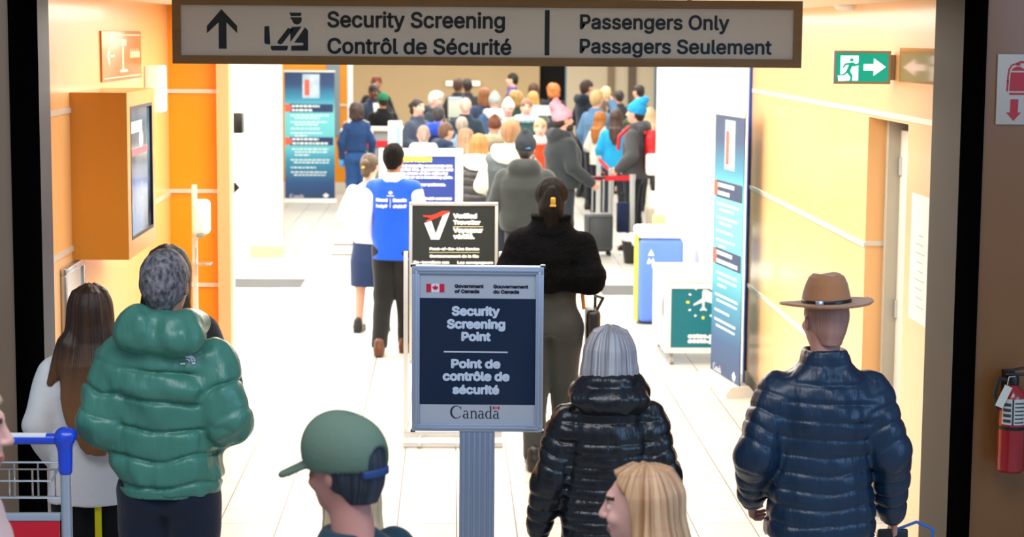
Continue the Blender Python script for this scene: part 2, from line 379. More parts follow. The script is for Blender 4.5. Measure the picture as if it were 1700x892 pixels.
ARMS = {  # elbow and wrist, right then left
    'down': ((.255, -.03, 1.13), (.25, .05, .88), (-.255, -.03, 1.13), (-.25, .05, .88)),
    'front': ((.265, -.04, 1.14), (.16, .19, 1.05), (-.265, -.04, 1.14), (-.16, .19, 1.05)),
    'pocket': ((.275, -.05, 1.14), (.21, .13, .98), (-.275, -.05, 1.14), (-.21, .13, .98)),
    'phone': ((.25, .03, 1.14), (.08, .26, 1.25), (-.25, .03, 1.14), (-.08, .26, 1.22)),
    'reach': ((.27, .08, 1.16), (.2, .33, 1.12), (-.25, -.03, 1.13), (-.24, .08, .90)),
    'raise': ((.27, .12, 1.30), (.12, .24, 1.58), (-.255, -.03, 1.13), (-.22, .1, .9)),
}
LEGS = {'stand': ((.10, .01, .49), (.11, -.02, .09), (-.10, .01, .49), (-.11, -.02, .09)),
        'walk': ((.09, .10, .50), (.09, .13, .10), (-.09, .02, .49), (-.085, -.26, .15)),
        'stroll': ((.085, .06, .50), (.08, .10, .09), (-.09, .02, .49), (-.09, -.16, .10))}
def body(arms, legs, yaw, pitch, h, hc=35, hdir=None, lo_z=0.0, roll=0):
    V = Vol((-.48, -.42, lo_z), (.48, .48, 1.80), h)
    V.frame(rotm(yaw, pitch, roll), PIV); head(V); V.frame()
    if abs(pitch) < 70: V.cap((0, -.03, 1.43), (0, -.004, 1.60), .060, .052, .025)
    V.loft([(.86, .12, .08), (.95, .125, .08), (1.08, .105, .07), (1.25, .125, .08), (1.36, .135, .065), (1.44, .085, .05)], .03)
    RE, RW, LE, LW = arms; RK, RA, LK, LA = legs; rm = h*.62
    for s, E, W in ((1, RE, RW), (-1, LE, LW)):
        S = (s*.165, -.01, 1.35); V.chain([S, E, W], [.045, .038, .029], .03)
        dr = n_(np.array(W)-np.array(E)) if hdir is None else n_(hdir[0 if s > 0 else 1])
        nn = np.array((-s, .0, 0)) if abs(dr[2]) > .6 else np.array((0, 0, -1.)) if abs(dr[0]) < .8 else np.array((0, -1., 0))
        hand(V, W, dr, nn, 1 if float(np.cross(dr, nn) @ np.array((0, 1, .5))) > 0 else -1, hc, rm)
    for s, K, A in ((1, RK, RA), (-1, LK, LA)):
        V.chain([(s*.085, 0, .90), K, A], [.085, .055, .038], .04); V.cap(A, (A[0]+s*.02, A[1]+.16, max(A[2]-.05, .035)), .036, .03, .03)
    Vv, Q = V.mesh('body')
    me = to_mesh('body', Vv, Q)
    Rm = rotm(yaw, pitch, roll); P = (Vv[Q].mean(1)-PIV) @ Rm+PIV; mi = np.zeros(len(Q), np.int32)
    x, y, z = np.abs(P[:, 0]), P[:, 1], P[:, 2]
    mi[(x < .026) & (y > .08) & (((z-1.566)/.012)**2+(x/.026)**2 < 1)] = 1
    mi[(((x-.032)/.0125)**2+((z-1.641)/.0085)**2 < 1) & (y > .07)] = 2
    mi[(((x-.032)/.0060)**2+((z-1.641)/.0075)**2 < 1) & (y > .07)] = 3
    mi[(x > .014) & (x < .052) & (np.abs(z-1.668-.08*(x-.03)) < .0065) & (y > .06)] = 4
    for i in range(5): me.materials.append(None)
    me.polygons.foreach_set('material_index', mi); return me
SK = [(-.005)]
HX = lambda yaw, pitch, roll=0: (rotm(yaw, pitch, roll), PIV)
def hair(style, h, yaw=0, pitch=0, p=0):
    V = Vol((-.24, -.30, .85 if style in ('long', 'verylong') else 1.25), (.24, .20, 1.86), h)
    def hairline(front, nape, back=.55, sq=1.15):
        def fn(X, Y, Z): return np.maximum(nape+sq*np.maximum(Y+.045, 0)-Z, (Y-front)+(Z-1.70)*.25)
        V.put(fn, V.lo, V.lo+V.h*np.array(V.F.shape), op='i')
    if style in ('short', 'buzz', 'crop'):
        g = {'short': .014, 'buzz': .006, 'crop': .020}[style]; V.ell((0, -.014, 1.658), (.076+g, .096+g, .094+g*1.1), .01)
        V.cap((0, -.065, 1.60), (0, -.055, 1.55), .045, .04, .03)
        if style == 'crop': V.ell((0, .04, 1.735), (.07, .06, .035), .03)
        for s in (-1, 1): V.ell((s*.082, .02, 1.622), (.02, .034, .042), .01, 's')
        V.warp(.004 if style != 'buzz' else .001, (40, 40, 24)); hairline(.092, 1.548, sq=1.1)
    elif style == 'curly':
        V.ell((0, -.03, 1.665), (.125, .13, .125), .03); V.ell((0, -.06, 1.56), (.12, .085, .09), .04); V.warp(.014, 28, .05); V.ell((0, .12, 1.60), (.07, .075, .10), .02, 's')
    elif style in ('bob', 'long', 'verylong'):
        V.ell((0, -.018, 1.663), (.097, .113, .107), .02)
        z0 = {'bob': 1.50, 'long': 1.22, 'verylong': 1.02}[style]
        if style == 'bob':
            V.loft([(1.44, .100, .085, 0, -.045), (1.50, .122, .100, 0, -.035), (1.58, .116, .108, 0, -.025), (1.66, .10, .112, 0, -.02), (1.73, .065, .08, 0, -.02)], .03, n=2.2)
            def fr(X, Y, Z): return (Y-.035)-np.maximum(Z-1.66, 0)*.75+0*X
            V.put(fr, V.lo, V.lo+V.h*np.array(V.F.shape), op='i'); V.ell((0, .10, 1.58), (.068, .08, .12), .02, 's')
        else:
            wb = .13 if style == 'verylong' else .115
            V.loft([(z0, wb*.35, .018, 0, -.155), (z0+.10, wb*.75, .03, 0, -.155), (z0+.25, wb, .042, 0, -.135), (1.50, .112, .065, 0, -.085), (1.58, .106, .10, 0, -.035), (1.66, .098, .11, 0, -.02), (1.73, .065, .08, 0, -.02)], .03, n=2.2)
            def fr(X, Y, Z): return (Y-.045)-np.maximum(Z-1.66, 0)*.75+0*X
            V.put(fr, V.lo, V.lo+V.h*np.array(V.F.shape), op='i'); V.ell((0, .10, 1.57), (.069, .085, .125), .02, 's')
        V.locks(.006, 6)
    elif style in ('bun', 'clip', 'ponytail'):
        V.ell((0, -.016, 1.66), (.098, .110, .104) if style == 'clip' else (.086, .107, .102), .01); hairline(.094, 1.54 if style == 'clip' else 1.56, sq=.75 if style == 'clip' else 1.1); V.cap((0, -.09, 1.60), (0, -.10, 1.57), .05, .045, .02)
        if style == 'bun': V.ell((0, -.125, 1.66), (.045, .04, .045), .015)
        if style == 'clip': V.ell((0, -.115, 1.63), (.05, .035, .06), .02); V.cap((.005, -.12, 1.69), (-.005, -.135, 1.60), .022, .018, .015); V.cap((0, -.09, 1.57), (0, -.08, 1.45), .075, .05, .03)
        if style == 'ponytail': V.cap((0, -.11, 1.70), (0, -.17, 1.66), .035, .04, .02); V.cap((0, -.17, 1.66), (0, -.15, 1.40), .045, .025, .02)
        V.warp(.004, (60, 60, 12))
    elif style == 'fringe':      # ring of hair round a bald crown
        V.ell((0, -.014, 1.656), (.084, .104, .10), .01); V.cap((0, -.07, 1.60), (0, -.06, 1.55), .05, .045, .03); hairline(.03, 1.55, sq=1.1); V.cut((0, .25, 1), 1.69)
    elif style == 'beard':
        V.ell((0, .045, 1.555), (.065, .072, .065), .02)
        def fn(X, Y, Z): return np.maximum(Z-1.60-.35*np.abs(X), .01-Y)
        V.put(fn, V.lo, V.lo+V.h*np.array(V.F.shape), op='i'); V.ell((0, .1, 1.568), (.022, .05, .010), .006, 's')
    elif style == 'beanie':
        V.ell((0, -.02, 1.675), (.098, .118, .108), .01); V.cut((0, .28, -1), -1.640); V.cap((0, -.03, 1.77), (0, -.06, 1.795), .05, .03, .04); V.warp(.005, 30)
    elif style == 'pompom': V.ell((0, -.08, 1.80), (.05, .05, .05), .01); V.warp(.008, 40)
    elif style == 'slouch':
        V.ell((0, -.02, 1.675), (.100, .118, .11), .01); V.cap((0, -.06, 1.76), (0, -.12, 1.80), .065, .045, .04); V.cut((0, .30, -1), -1.645); V.warp(.006, 30)
    elif style == 'cap':
        V.ell((0, -.015, 1.672), (.094, .114, .108), .01); V.cut((0, .06, -1), -1.655)
        V.put(lambda X, Y, Z: np.maximum(np.abs(Z-1.672-.25*(X*X)*0+(X*X)*3.2+.35*(Y-.1))-.006, np.sqrt((X/.085)**2+((Y-.085)/.105)**2)*.085-.085), (-.09, 0, 1.6), (.09, .2, 1.72), .006)
    elif style == 'hoodup':
        V.ell((0, -.025, 1.655), (.125, .14, .135), .02); V.cap((0, -.06, 1.56), (0, -.06, 1.47), .13, .15, .05); V.ell((0, .14, 1.62), (.078, .10, .12), .02, 's'); V.warp(.01, 16)
    elif style == 'furcollar':
        for a in range(0, 360, 30): V.ell((.125*math.sin(R(a)), -.03-.105*math.cos(R(a)), 1.475), (.06, .06, .05), .03)
        V.ell((0, -.15, 1.44), (.15, .07, .09), .04); V.ell((0, -.0, 1.60), (.075, .095, .12), .01, 's'); V.warp(.008, 40)
    v, q = V.mesh(style); return to_mesh(style, v, q, HX(yaw, pitch))

TORSO = {
    'coat':   [(.86, .205, .150), (1.0, .195, .145), (1.12, .185, .138), (1.27, .205, .145, 0, -.005), (1.35, .205, .13, 0, -.01), (1.41, .165, .108, 0, -.015), (1.46, .105, .09, 0, -.015), (1.50, .08, .082, 0, -.01)],
    'long':   [(.55, .235, .18), (.8, .22, .16), (1.0, .20, .148), (1.12, .19, .14), (1.28, .205, .145, 0, -.005), (1.35, .205, .13, 0, -.01), (1.41, .165, .108, 0, -.015), (1.46, .105, .09, 0, -.015), (1.50, .08, .082, 0, -.01)],
    'shirt':  [(.88, .168, .118), (1.0, .16, .115), (1.12, .155, .112), (1.28, .178, .122, 0, -.005), (1.37, .185, .105, 0, -.01), (1.43, .13, .085, 0, -.015), (1.475, .07, .072, 0, -.008)],
    'crop':   [(1.05, .165, .125), (1.085, .20, .15), (1.15, .215, .165), (1.28, .225, .16, 0, -.01), (1.38, .215, .135, 0, -.015), (1.44, .155, .115, 0, -.02), (1.50, .095, .095, 0, -.012)],
    'puffer': [(.885, .185, .15), (.93, .205, .165), (1.08, .205, .162), (1.28, .22, .165, 0, -.01), (1.35, .215, .145, 0, -.015), (1.41, .17, .12, 0, -.02), (1.46, .115, .1, 0, -.02), (1.51, .088, .09, 0, -.012)],
}
def top(kind, arms, h, sl=(.082, .072, .054), g=1.0, torso_pf=None, sleeve_pf=None, hood=0, collar=0, warp=.006, sleeves=True, hem=None, wf=11):
    secs = [(z*1.0, a*g, b*g)+tuple(q) for z, a, b, *q in TORSO[kind]]
    if hem: secs = [q for q in secs if q[0] > hem]; secs = [(hem,)+secs[0][1:]]+secs
    lo = secs[0][0]-.04; V = Vol((-.52, -.45, min(lo, .78)), (.52, .48, 1.72), h)
    V.loft(secs, .03, torso_pf)
    for s, E, W in ((1, arms[0], arms[1]), (-1, arms[2], arms[3])):
        S = (s*.168*g, -.012, min(1.385, 1.445-sl[0]))
        if sleeves: V.chain([S, E, W], sl, .022, sleeve_pf)
        else: V.cap((s*.1, -.012, 1.40), (s*.175, -.012, 1.385), .07, .068, .04)
    if collar: V.loft([(1.44, .10, .10, 0, -.015), (1.49+collar, .082, .092, 0, -.005)], .02)
    if hood == 1:
        V.ell((0, -.115, 1.46), (.155, .075, .085), .03); V.cap((-.10, .0, 1.47), (-.07, -.12, 1.49), .05, .055, .03); V.cap((.10, .0, 1.47), (.07, -.12, 1.49), .05, .055, .03); V.ell((0, -.04, 1.56), (.075, .05, .05), .02, 's')
    V.warp(warp, wf)
    if collar or hood: V.ell((0, .012, 1.56), (.068, .085, .08), .012, 's')
    return V
def top_mesh(V, name='jacket'): v, q = V.mesh(name); return to_mesh(name, v, q)
def trousers(legs, h, r=(.105, .078, .060), skirt=None, z1=1.0, seat=1.0):
    V = Vol((-.32, -.45, .03), (.32, .42, 1.12), h); RK, RA, LK, LA = legs
    if skirt: V.loft([(skirt, .19, .14), (.7, .195, .145), (.92, .160, .112), (z1, .135, .095)], .03)
    else:
        V.loft([(.82, .158*seat, .108*seat, 0, -.003), (.92, .155*seat, .105*seat, 0, -.003), (z1, .135*seat, .095*seat)], .03)
        for s, K, A in ((1, RK, RA), (-1, LK, LA)): V.chain([(s*.083*seat, 0, .86), K, (A[0], A[1], A[2]+.0)], [r[0], r[1], r[2]], .03)
        for s in (-1, 1): V.ell((s*.072*seat, -.052*seat**2, .865), (.078, .068, .085), .04)
        for A in (RA, LA): V.put(lambda X, Y, Z, A=A: A[2]-.03-Z+0*X+0*Y, (A[0]-.12, A[1]-.12, 0), (A[0]+.12, A[1]+.12, A[2]), op='i', m=.0)
    V.warp(.005, (9, 9, 12)); v, q = V.mesh('trousers'); return to_mesh('trousers', v, q)
def shoe(h=.012):
    V = Vol((-.1, -.14, -.01), (.1, .24, .2), h)
    V.cap((0, -.045, .05), (0, .13, .035), .044, .040, .02); V.cap((0, -.04, .06), (0, -.035, .11), .04, .042, .03); V.cap((0, -.05, .012), (0, .14, .012), .042, .04, .01)
    V.cut((0, 0, -1), -.002); v, q = V.mesh('shoe'); return to_mesh('shoe', v, q)
CACHE = {}
def cached(key, fn):
    if key not in CACHE: CACHE[key] = fn()
    return CACHE[key]
def person(label, loc, rz, H, skin='#c98f74', arms='down', legs='stand', yaw=0, pitch=0, h=.013, brow='#3a2a1e', group=None, hc=35, hdir=None, roll=0, name='person'):
    root = thing(name, label, 'person', loc, R(rz), group); s = H/1.75; root.scale = (s, s, s)
    A = ARMS[arms] if isinstance(arms, str) else arms; Lg = LEGS[legs] if isinstance(legs, str) else legs
    me = cached(('body', str(A), str(Lg), yaw, pitch, h, hc, str(hdir), roll), lambda: body(A, Lg, yaw, pitch, h, hc, hdir, roll=roll))
    link('body', me, [skinm(skin), M_LIP, M_EYE, M_IRIS, hairm(brow)], root)
    return root, A, Lg
def shoes(root, Lg, m, z=0):
    for A in (Lg[1], Lg[3]):
        o = link('shoe', cached('shoe', shoe), m, root); o.location = (A[0], A[1], max(A[2]-.09, 0)); o.rotation_euler = (R(-20) if A[2] > .13 else 0, 0, R(-8 if A[0] > 0 else 8))
def project(name, verts, faces, m, parent, target, off=.003, d=(0, 1, 0)):
    """lay flat marks on a garment: verts are (x, z) in the wearer's frame, cast along d"""
    me = target.data; bv = BVHTree.FromPolygons([v.co[:] for v in me.vertices], [p.vertices[:] for p in me.polygons]); d = Vector(d); out = []
    for q in verts:
        x, z = q[0], q[1]; dd = .0002*q[2] if len(q) > 2 else 0
        hit = bv.ray_cast(Vector((x, -1*d.y, z)), d); out.append((hit[0]-d*(off+dd)) if hit[0] else Vector((x, -.15*d.y, z)))
    m2 = bpy.data.meshes.new(name); m2.from_pydata(out, [], faces); return link(name, m2, m, parent)
# ------------------------------------------------------------------ the place: corridor 4.3 m wide, ceiling 2.9 m
XL, XR = -1.95, 2.33
def laminate(name, c1, c2, rough=.33):
    return mat(name, c1, rough, spec=.5, vary=((2.2, 2.2, .5), c2, .35), coat=.25)
M_ORANGE = laminate('orange_laminate', '#e88c06', '#ec960e')
M_LAM_LIT = laminate('pale_lit_laminate', '#eeb573', '#f1bd80')  # orange laminate paled in its base colour to stand for bright light on it
M_BROWN_LAM = laminate('brown_laminate', '#7e4f1c', '#704415', .45)  # plain brown, much darker than the corridor laminates
M_WALL = mat('white_paint', '#f1f0ec', .6); M_CEIL = mat('ceiling_paint', '#efe6d4', .8)
M_TAN = mat('tan_paint', '#cbb48c', .7, vary=((.5, .5, .5), '#cfb892', .3))
M_BASE = mat('baseboard_vinyl', '#8c8577', .5)
M_GREYP = mat('grey_panel', '#7b8c96', .45)

def tile_mat():
    m = bpy.data.materials.new('floor_tile'); m.use_nodes = True; nt = m.node_tree; N = nt.nodes; Lk = nt.links; b = N['Principled BSDF']
    tc = N.new('ShaderNodeTexCoord'); mp = N.new('ShaderNodeMapping'); mp.inputs['Location'].default_value = (.293+.0, .05, 0)
    br = N.new('ShaderNodeTexBrick'); br.offset = 0; br.squash = 1
    br.inputs['Scale'].default_value = 1; br.inputs['Brick Width'].default_value = .33; br.inputs['Row Height'].default_value = .33
    br.inputs['Mortar Size'].default_value = .0045; br.inputs['Mortar Smooth'].default_value = .3
    br.inputs['Color1'].default_value = lin('#c9c6be'); br.inputs['Color2'].default_value = lin('#c4c1b8'); br.inputs['Mortar'].default_value = lin('#565148')
    Lk.new(tc.outputs['Object'], mp.inputs[0]); Lk.new(mp.outputs[0], br.inputs[0])
    no = N.new('ShaderNodeTexNoise'); no.inputs['Scale'].default_value = 6; no.inputs['Detail'].default_value = 8
    mx = N.new('ShaderNodeMix'); mx.data_type = 'RGBA'; mx.blend_type = 'MULTIPLY'; mx.inputs[0].default_value = .15
    Lk.new(br.outputs['Color'], mx.inputs[6]); Lk.new(tc.outputs['Object'], no.inputs['Vector']); Lk.new(no.outputs['Color'], mx.inputs[7])
    Lk.new(mx.outputs[2], b.inputs['Base Color']); b.inputs['Roughness'].default_value = .38; return m
def S(name, lo, hi, m, bev=0): return struct(MB().span(lo, hi, bev).build(name, m))

S('floor', (-9, -2, -.1), (9, 47, 0), tile_mat())
S('ceiling', (-2.1, 8.4, 2.9), (2.6, 23.3, 3.0), M_CEIL)
S('ceiling_hall', (-9, 23.3, 3.6), (9, 47, 3.7), M_CEIL)
S('trim_1', (-9, 23.15, 2.9), (9, 23.3, 3.7), M_CEIL)
S('wall_left', (XL-.12, 9.25, 0), (XL, 13.4, 2.9), M_LAM_LIT)
S('wall_left_return', (XL-.12, 13.4, 0), (-1.60, 13.52, 2.9), M_ORANGE)
DY0, DY1 = 9.78, 10.72                                             # door recess in the right wall
S('wall_right_near', (XR, 9.25, 0), (XR+.12, DY0, 2.9), M_LAM_LIT)
S('wall_right_over_door', (XR, DY0, 2.27), (XR+.12, DY1, 2.9), M_LAM_LIT)
S('wall_right', (XR, DY1, 0), (XR+.30, 14.95, 2.9), M_LAM_LIT)
S('wall_right_recess', (XR+.30, DY0-.1, 0), (XR+.36, DY1+.05, 2.4), M_WALL)
S('wall_right_far', (XR+.02, 14.95, 0), (XR+.14, 22.0, 2.9), M_WALL)
# portal: dark shutter guides and brushed metal reveals
M_DARK = mat('black_shutter_guide', '#040405', .8, spec=0); M_REV = mat('bronze_metal_reveal', '#3d362d', .65, 0, spec=.2)
for nm, a, b, y in (('trim_2', XL+.045, XL+.075, 8.86), ('trim_3', XR-.014, XR+.006, 8.72)):
    S(nm, (a, 8.4, 0), (b, y, 2.9), M_DARK, .003)
S('trim_4', (XL-.10, 8.6, 0), (XL+.045, 9.25, 2.9), mat('blue_steel_reveal', '#1b2740', .5, spec=.3)); S('trim_5', (XR-.012, 8.72, 0), (XR+.12, 9.25, 2.9), M_REV)
S('trim_6', (-2.0, 8.4, 2.92), (2.4, 9.25, 3.1), M_DARK)
S('wall_front_left', (-6, 8.42, 0), (XL+.045, 8.6, 5.5), mat('taupe_laminate', '#8a7460', .35, spec=.5, vary=((2, 2, .4), '#7d6855', .3)))
S('wall_front_right', (XR+.006, 8.42, 0), (6, 8.6, 5.5), M_BROWN_LAM)
S('wall_front_over', (-6, 8.45, 3.1), (6, 8.6, 5.5), M_BROWN_LAM)
S('trim_7', (XR+.262, 8.415, 0), (XR+.268, 8.43, 5.5), M_DARK)
# aluminium rails let into the laminate
M_RAIL = mat('rail', '#d9d4c8', .35, .3)
def rails(nm, lo, hi, zs):
    b = MB()
    for z in zs: b.span((lo[0], lo[1], z-.014), (hi[0], hi[1], z+.014))
    return struct(b.build(nm, M_RAIL))
rails('trim_8', (XL, 9.26), (XL+.008, 13.4), (2.31, 1.60, .95)); rails('trim_9', (XL, 13.385), (-1.60, 13.4), (2.31, 1.62, .965))
rails('trim_10', (XR-.008, 9.26), (XR, DY0), (2.30,)); rails('trim_11', (XR-.008, DY0), (XR, 14.9), (2.30,)); rails('trim_12', (XR-.008, DY1), (XR, 14.95), (1.55, .78))
rails('trim_13', (XR, DY1-.008), (XR+.16, DY1), (1.56,))
S('baseboard_right', (XR-.012, DY1, 0), (XR, 14.95, .10), M_BASE); S('baseboard_left', (XL, 9.26, 0), (XL+.012, 13.4, .10), M_BASE)
S('trim_14', (XR-.02, 14.93, 0), (XR+.16, 14.99, 2.9), mat('blue_edge', '#2b4aa8', .4))
# door in the right wall
M_FRAME = mat('door_frame_grey', '#b7b2a2', .45)
d = MB().span((XR+.17, DY0+.02, 0), (XR+.215, DY1-.05, 2.2), .004).build('door_1', mat('door_white', '#ece9df', .4)); struct(d)
MB().span((XR+.10, DY1-.06, 0), (XR+.24, DY1-.0, 2.25), .003).build('door_frame', M_FRAME, d)
MB().cyl((XR+.17, DY0+.10, 1.0), (XR+.11, DY0+.10, 1.0), .012).cyl((XR+.115, DY0+.09, 1.0), (XR+.115, DY0+.21, 1.0), .010).build('door_handle', M_STEEL, d)
for z in (.3, 1.2, 2.0): MB().span((XR+.155, DY1-.10, z-.05), (XR+.172, DY1-.05, z+.05)).build('hinge', M_STEEL, d)
# automatic-door jamb on the left, opening to a blown-out white lobby
S('trim_15', (-1.61, 13.30, 0), (-1.525, 13.46, 2.9), mat('jamb_wood', '#d7a878', .4)); S('trim_16', (-1.61, 13.46, 0), (-1.53, 13.62, 2.9), mat('jamb_cream', '#efe6d2', .5))
o = MB().span((-1.56, 13.62, 2.01), (-1.47, 13.75, 2.15), .006).build('card_reader', M_BLACK); tag(o, 'black card reader mounted high on the cream door jamb', 'card reader')
t = thing('door_latch', 'small black latch on the cream door jamb below the card reader', 'latch', (-1.53, 13.55, 1.63))
MB().span((0, -.03, -.04), (.012, .05, .04)).build('plate', M_STEEL, t); MB().prism([(0.012, -.03), (.045, 0), (.012, .04)], 0, .04).build('bolt', M_BLACK, t)
S('wall_lobby_left', (-4.6, 23.5, 0), (-2.06, 23.62, 3.4), M_WALL); S('baseboard_lobby', (-2.45, 23.46, 0), (-2.06, 23.5, .14), mat('tan_base', '#c9b48e', .6))
S('wall_lobby_side', (-4.6, 13.5, 0), (-4.48, 23.5, 2.9), M_WALL); S('ceiling_lobby', (-4.6, 13.4, 2.9), (-2.1, 23.3, 3.0), M_CEIL)
S('trim_17', (-2.075, 23.62, 0), (-2.055, 23.66, 3.4), M_ORANGE)
# far wall on the left: orange with a grey panel, then the tan back of the hall
S('wall_far_left', (-4.5, 33.0, 0), (-1.73, 33.15, 3.6), M_ORANGE); S('baseboard_far_left', (-4.5, 32.97, 0), (-1.73, 33.0, .20), mat('pale_base', '#dcd3c4', .5))
S('trim_18', (-2.12, 32.96, 1.0), (-1.90, 33.0, 3.6), M_GREYP); rails('trim_19', (-1.90, 32.97), (-1.70, 33.0), (1.52,))
S('trim_20', (-1.77, 32.95, .2), (-1.69, 33.15, 3.6), M_WALL)
S('wall_back', (-5, 44.0, 0), (2.0, 44.15, 3.6), M_TAN)
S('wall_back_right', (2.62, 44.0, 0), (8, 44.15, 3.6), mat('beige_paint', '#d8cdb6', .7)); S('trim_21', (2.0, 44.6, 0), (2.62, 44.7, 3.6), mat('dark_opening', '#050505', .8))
for i, (x, w, c) in enumerate(((3.55, .16, '#8d7c66'), (4.02, .18, '#6b5c50'), (4.62, .14, '#5e86a0'))): S('trim_%d' % (22+i), (x, 43.95, 0), (x+w, 44.0, 3.4), mat('pilaster'+c, c, .6))
S('wall_hall_right', (5.2, 22, 0), (5.32, 44.0, 3.6), M_WALL); S('wall_right_end', (XR+.02, 22.0, 0), (5.2, 22.1, 3.6), M_WALL)
S('wall_hall_left', (-4.6, 23.62, 0), (-4.5, 44.0, 3.6), M_WALL)
M_GRILLE = mat('floor_grille', '#47494a', .7)
S('trim_25', (-2.55, 20.6, 0), (-1.62, 21.35, .004), M_GRILLE); S('trim_26', (1.60, 20.1, 0), (2.2, 20.9, .004), M_GRILLE)
for i, (y, a, b) in enumerate(((23.7, -1.48, -.95), (24.85, -1.52, -1.0))): S('trim_%d' % (27+i), (a, y, 0), (b, y+.14, .004), mat('grey_strip', '#55564f', .7))

# ------------------------------------------------------------------ overhead direction sign
HY = 9.6; a = at(285, 0, HY); b = at(1333, 8, HY); c0 = at(288, 110, HY)
HW = b.x-a.x; HZ1 = 2.885; HZ0 = 2.885-110*HY/FPX
t = thing('overhead_sign', 'long beige overhead sign hung under the ceiling pointing ahead to security screening', 'sign', ((a.x+b.x)/2, HY, HZ0))
HH = HZ1-HZ0; M_WOOD = mat('bronze_frame', '#8e6a3c', .4, .25, vary=((3, 3, 30), '#7c5b31', .3))
fr = MB(); w = .042
fr.span((-HW/2, 0, 0), (HW/2, .13, w)); fr.span((-HW/2, 0, HH-w), (HW/2, .13, HH)); fr.span((-HW/2, 0, w), (-HW/2+w, .13, HH-w)); fr.span((HW/2-w, 0, w), (HW/2, .13, HH-w)); fr.build('frame', M_WOOD, t)
MB().span((-HW/2+w, .012, w), (HW/2-w, .12, HH-w)).build('face_panel', mat('warm_grey_acrylic', '#d0c4b2', .28, spec=.5), t)
for x in (-1.0, 1.0): MB().cyl((x, .06, HH), (x, .06, 2.9-HZ0), .012).build('hanger', M_STEEL, t)
def hs(px, py): return ((px-285)/1048*HW-HW/2, HH-(py-.0076*(px-285))/110*HH)
M_INK = mat('sign_ink', '#0b0c10', .4)
def hl(s, x0, x1, top_, base, w_): u0, v0 = hs(x0, base); u1, v1 = hs(x1, base+.0076*(x1-x0)); return (s, u0, u1, v0, (base-top_)/110*HH, w_)
lettering('lettering', [hl('Security Screening', 541, 836, 24.5, 51, .04), hl('Contrôl de Sécurité', 541, 847, 68, 94, .04), hl('Passengers Only', 961, 1211, 29.5, 54, .04), hl('Passagers Seulement', 961, 1283, 69.5, 93.5, .04)], M_INK, t, .0105)
z1 = lambda pts: [hs(270+x/3.09, y/3.09) for x, y in pts]
marks('arrow', [z1([(297, 65), (377, 150), (377, 187), (322, 132), (322, 265), (282, 265), (282, 132), (222, 187), (222, 150)])], M_INK, t, .012)
marks('divider_bar', [z1([(1954, 70), (1979, 70), (1979, 299), (1954, 299)])], M_INK, t, .012)
off = [[(643, 83), (705, 83), (703, 100), (652, 101)], [(650, 106), (704, 106), (707, 114), (648, 116)], [(656, 116), (707, 114)]+[(682+25*math.cos(R(a_)), 116+27*math.sin(R(a_))) for a_ in range(10, 180, 20)],
       [(655, 155), (706, 153), (648, 232), (648, 188)], [(636, 160), (664, 166), (606, 240), (594, 243), (581, 236), (584, 226)], [(723, 157), (739, 173), (739, 275), (652, 275), (652, 250), (714, 248), (714, 236), (668, 234)],
       [(516, 152), (540, 150), (545, 243), (521, 241), (515, 234)], [(547, 250), (636, 250), (634, 266), (627, 274), (556, 274), (548, 266)]]
marks('officer_symbol', [z1(p) for p in off], M_INK, t, .012)

# ------------------------------------------------------------------ pedestal sign in front
PY = 8.35; xc = at(793, 580, PY).x; PR = R(-2.5)
t = thing('pedestal_sign', 'navy and grey framed pedestal sign on a fluted grey post in mid passage', 'sign', (xc, PY, 0), PR)
pz = lambda px, py: ((at(px, py, PY).x-xc), at(px, py, PY).z)
(x0, zt), (x1, zb) = pz(684, 441), pz(902, 715); x0 = -.287; x1 = .287
M_ALUB = mat('blue_grey_aluminium', '#a9b5cc', .38, .35); fr = MB(); w = .034
for lo, hi in (((x0, -.03, zb), (x1, .03, zb+w)), ((x0, -.03, zt-w), (x1, .03, zt)), ((x0, -.03, zb+w), (x0+w, .03, zt-w)), ((x1-w, -.03, zb+w), (x1, .03, zt-w))): fr.span(lo, hi, .003)
for sgn in (-1, 1): fr.span((sgn*.268-.006, -.037, zb+.02), (sgn*.268+.006, -.03, zt-.02), .002)
fr.span((x0+.02, -.036, zt-.022), (x1-.02, -.03, zt-.012), .002); fr.span((x0+.02, -.036, zb+.012), (x1-.02, -.03, zb+.022), .002)
fr.build('frame', M_ALUB, t)
for sx in (x0, x1):
    for z in (zb, zt): MB().box((sx*.985, 0, z), (.022, .05, .012), .003).build('corner_cap', M_BLACK, t)
zh = pz(793, 495)[1]; zf = pz(793, 671)[1]; M_GREYV = mat('pale_grey_vinyl', '#b4bac6', .35)
MB().span((x0+w, -.014, zh), (x1-w, .01, zt-w)).build('header_panel', M_GREYV, t)
MB().span((x0+w, -.015, zf), (x1-w, .01, zh)).build('message_panel', mat('navy_vinyl', '#0d2440', .22, spec=.5), t)
MB().span((x0+w, -.014, zb+w), (x1-w, .01, zf)).build('footer_panel', M_GREYV, t)
def pl(s, xa, xb, tp, bs, w_): return (s, pz(xa, bs)[0], pz(xb, bs)[0], pz((xa+xb)/2, bs)[1], (bs-tp)*PY/FPX, w_)
M_PALE = mat('pale_vinyl', '#ccd8ea', .5); M_NAVYINK = mat('navy_ink', '#141b30', .5); M_RED = mat('red_vinyl', '#d0183a', .45)
lettering('message_lettering', [pl('Security', 750, 830, 507.5, 524, .085), pl('Screening', 742, 839, 529, 545.5, .085), pl('Point', 766, 815, 550, 566, .085), pl('Point de', 749, 831, 595, 611, .085), pl('contrôle de', 735, 846, 615.5, 632, .085), pl('sécurité', 751, 829, 638, 654, .085)], M_PALE, t, -.0165)
u0, v0 = pz(737, 583.6); u1, _ = pz(843, 583.6); marks('divider_line', [[(u0, v0-.003), (u1, v0-.003), (u1, v0+.003), (u0, v0+.003)]], M_PALE, t, -.0155)
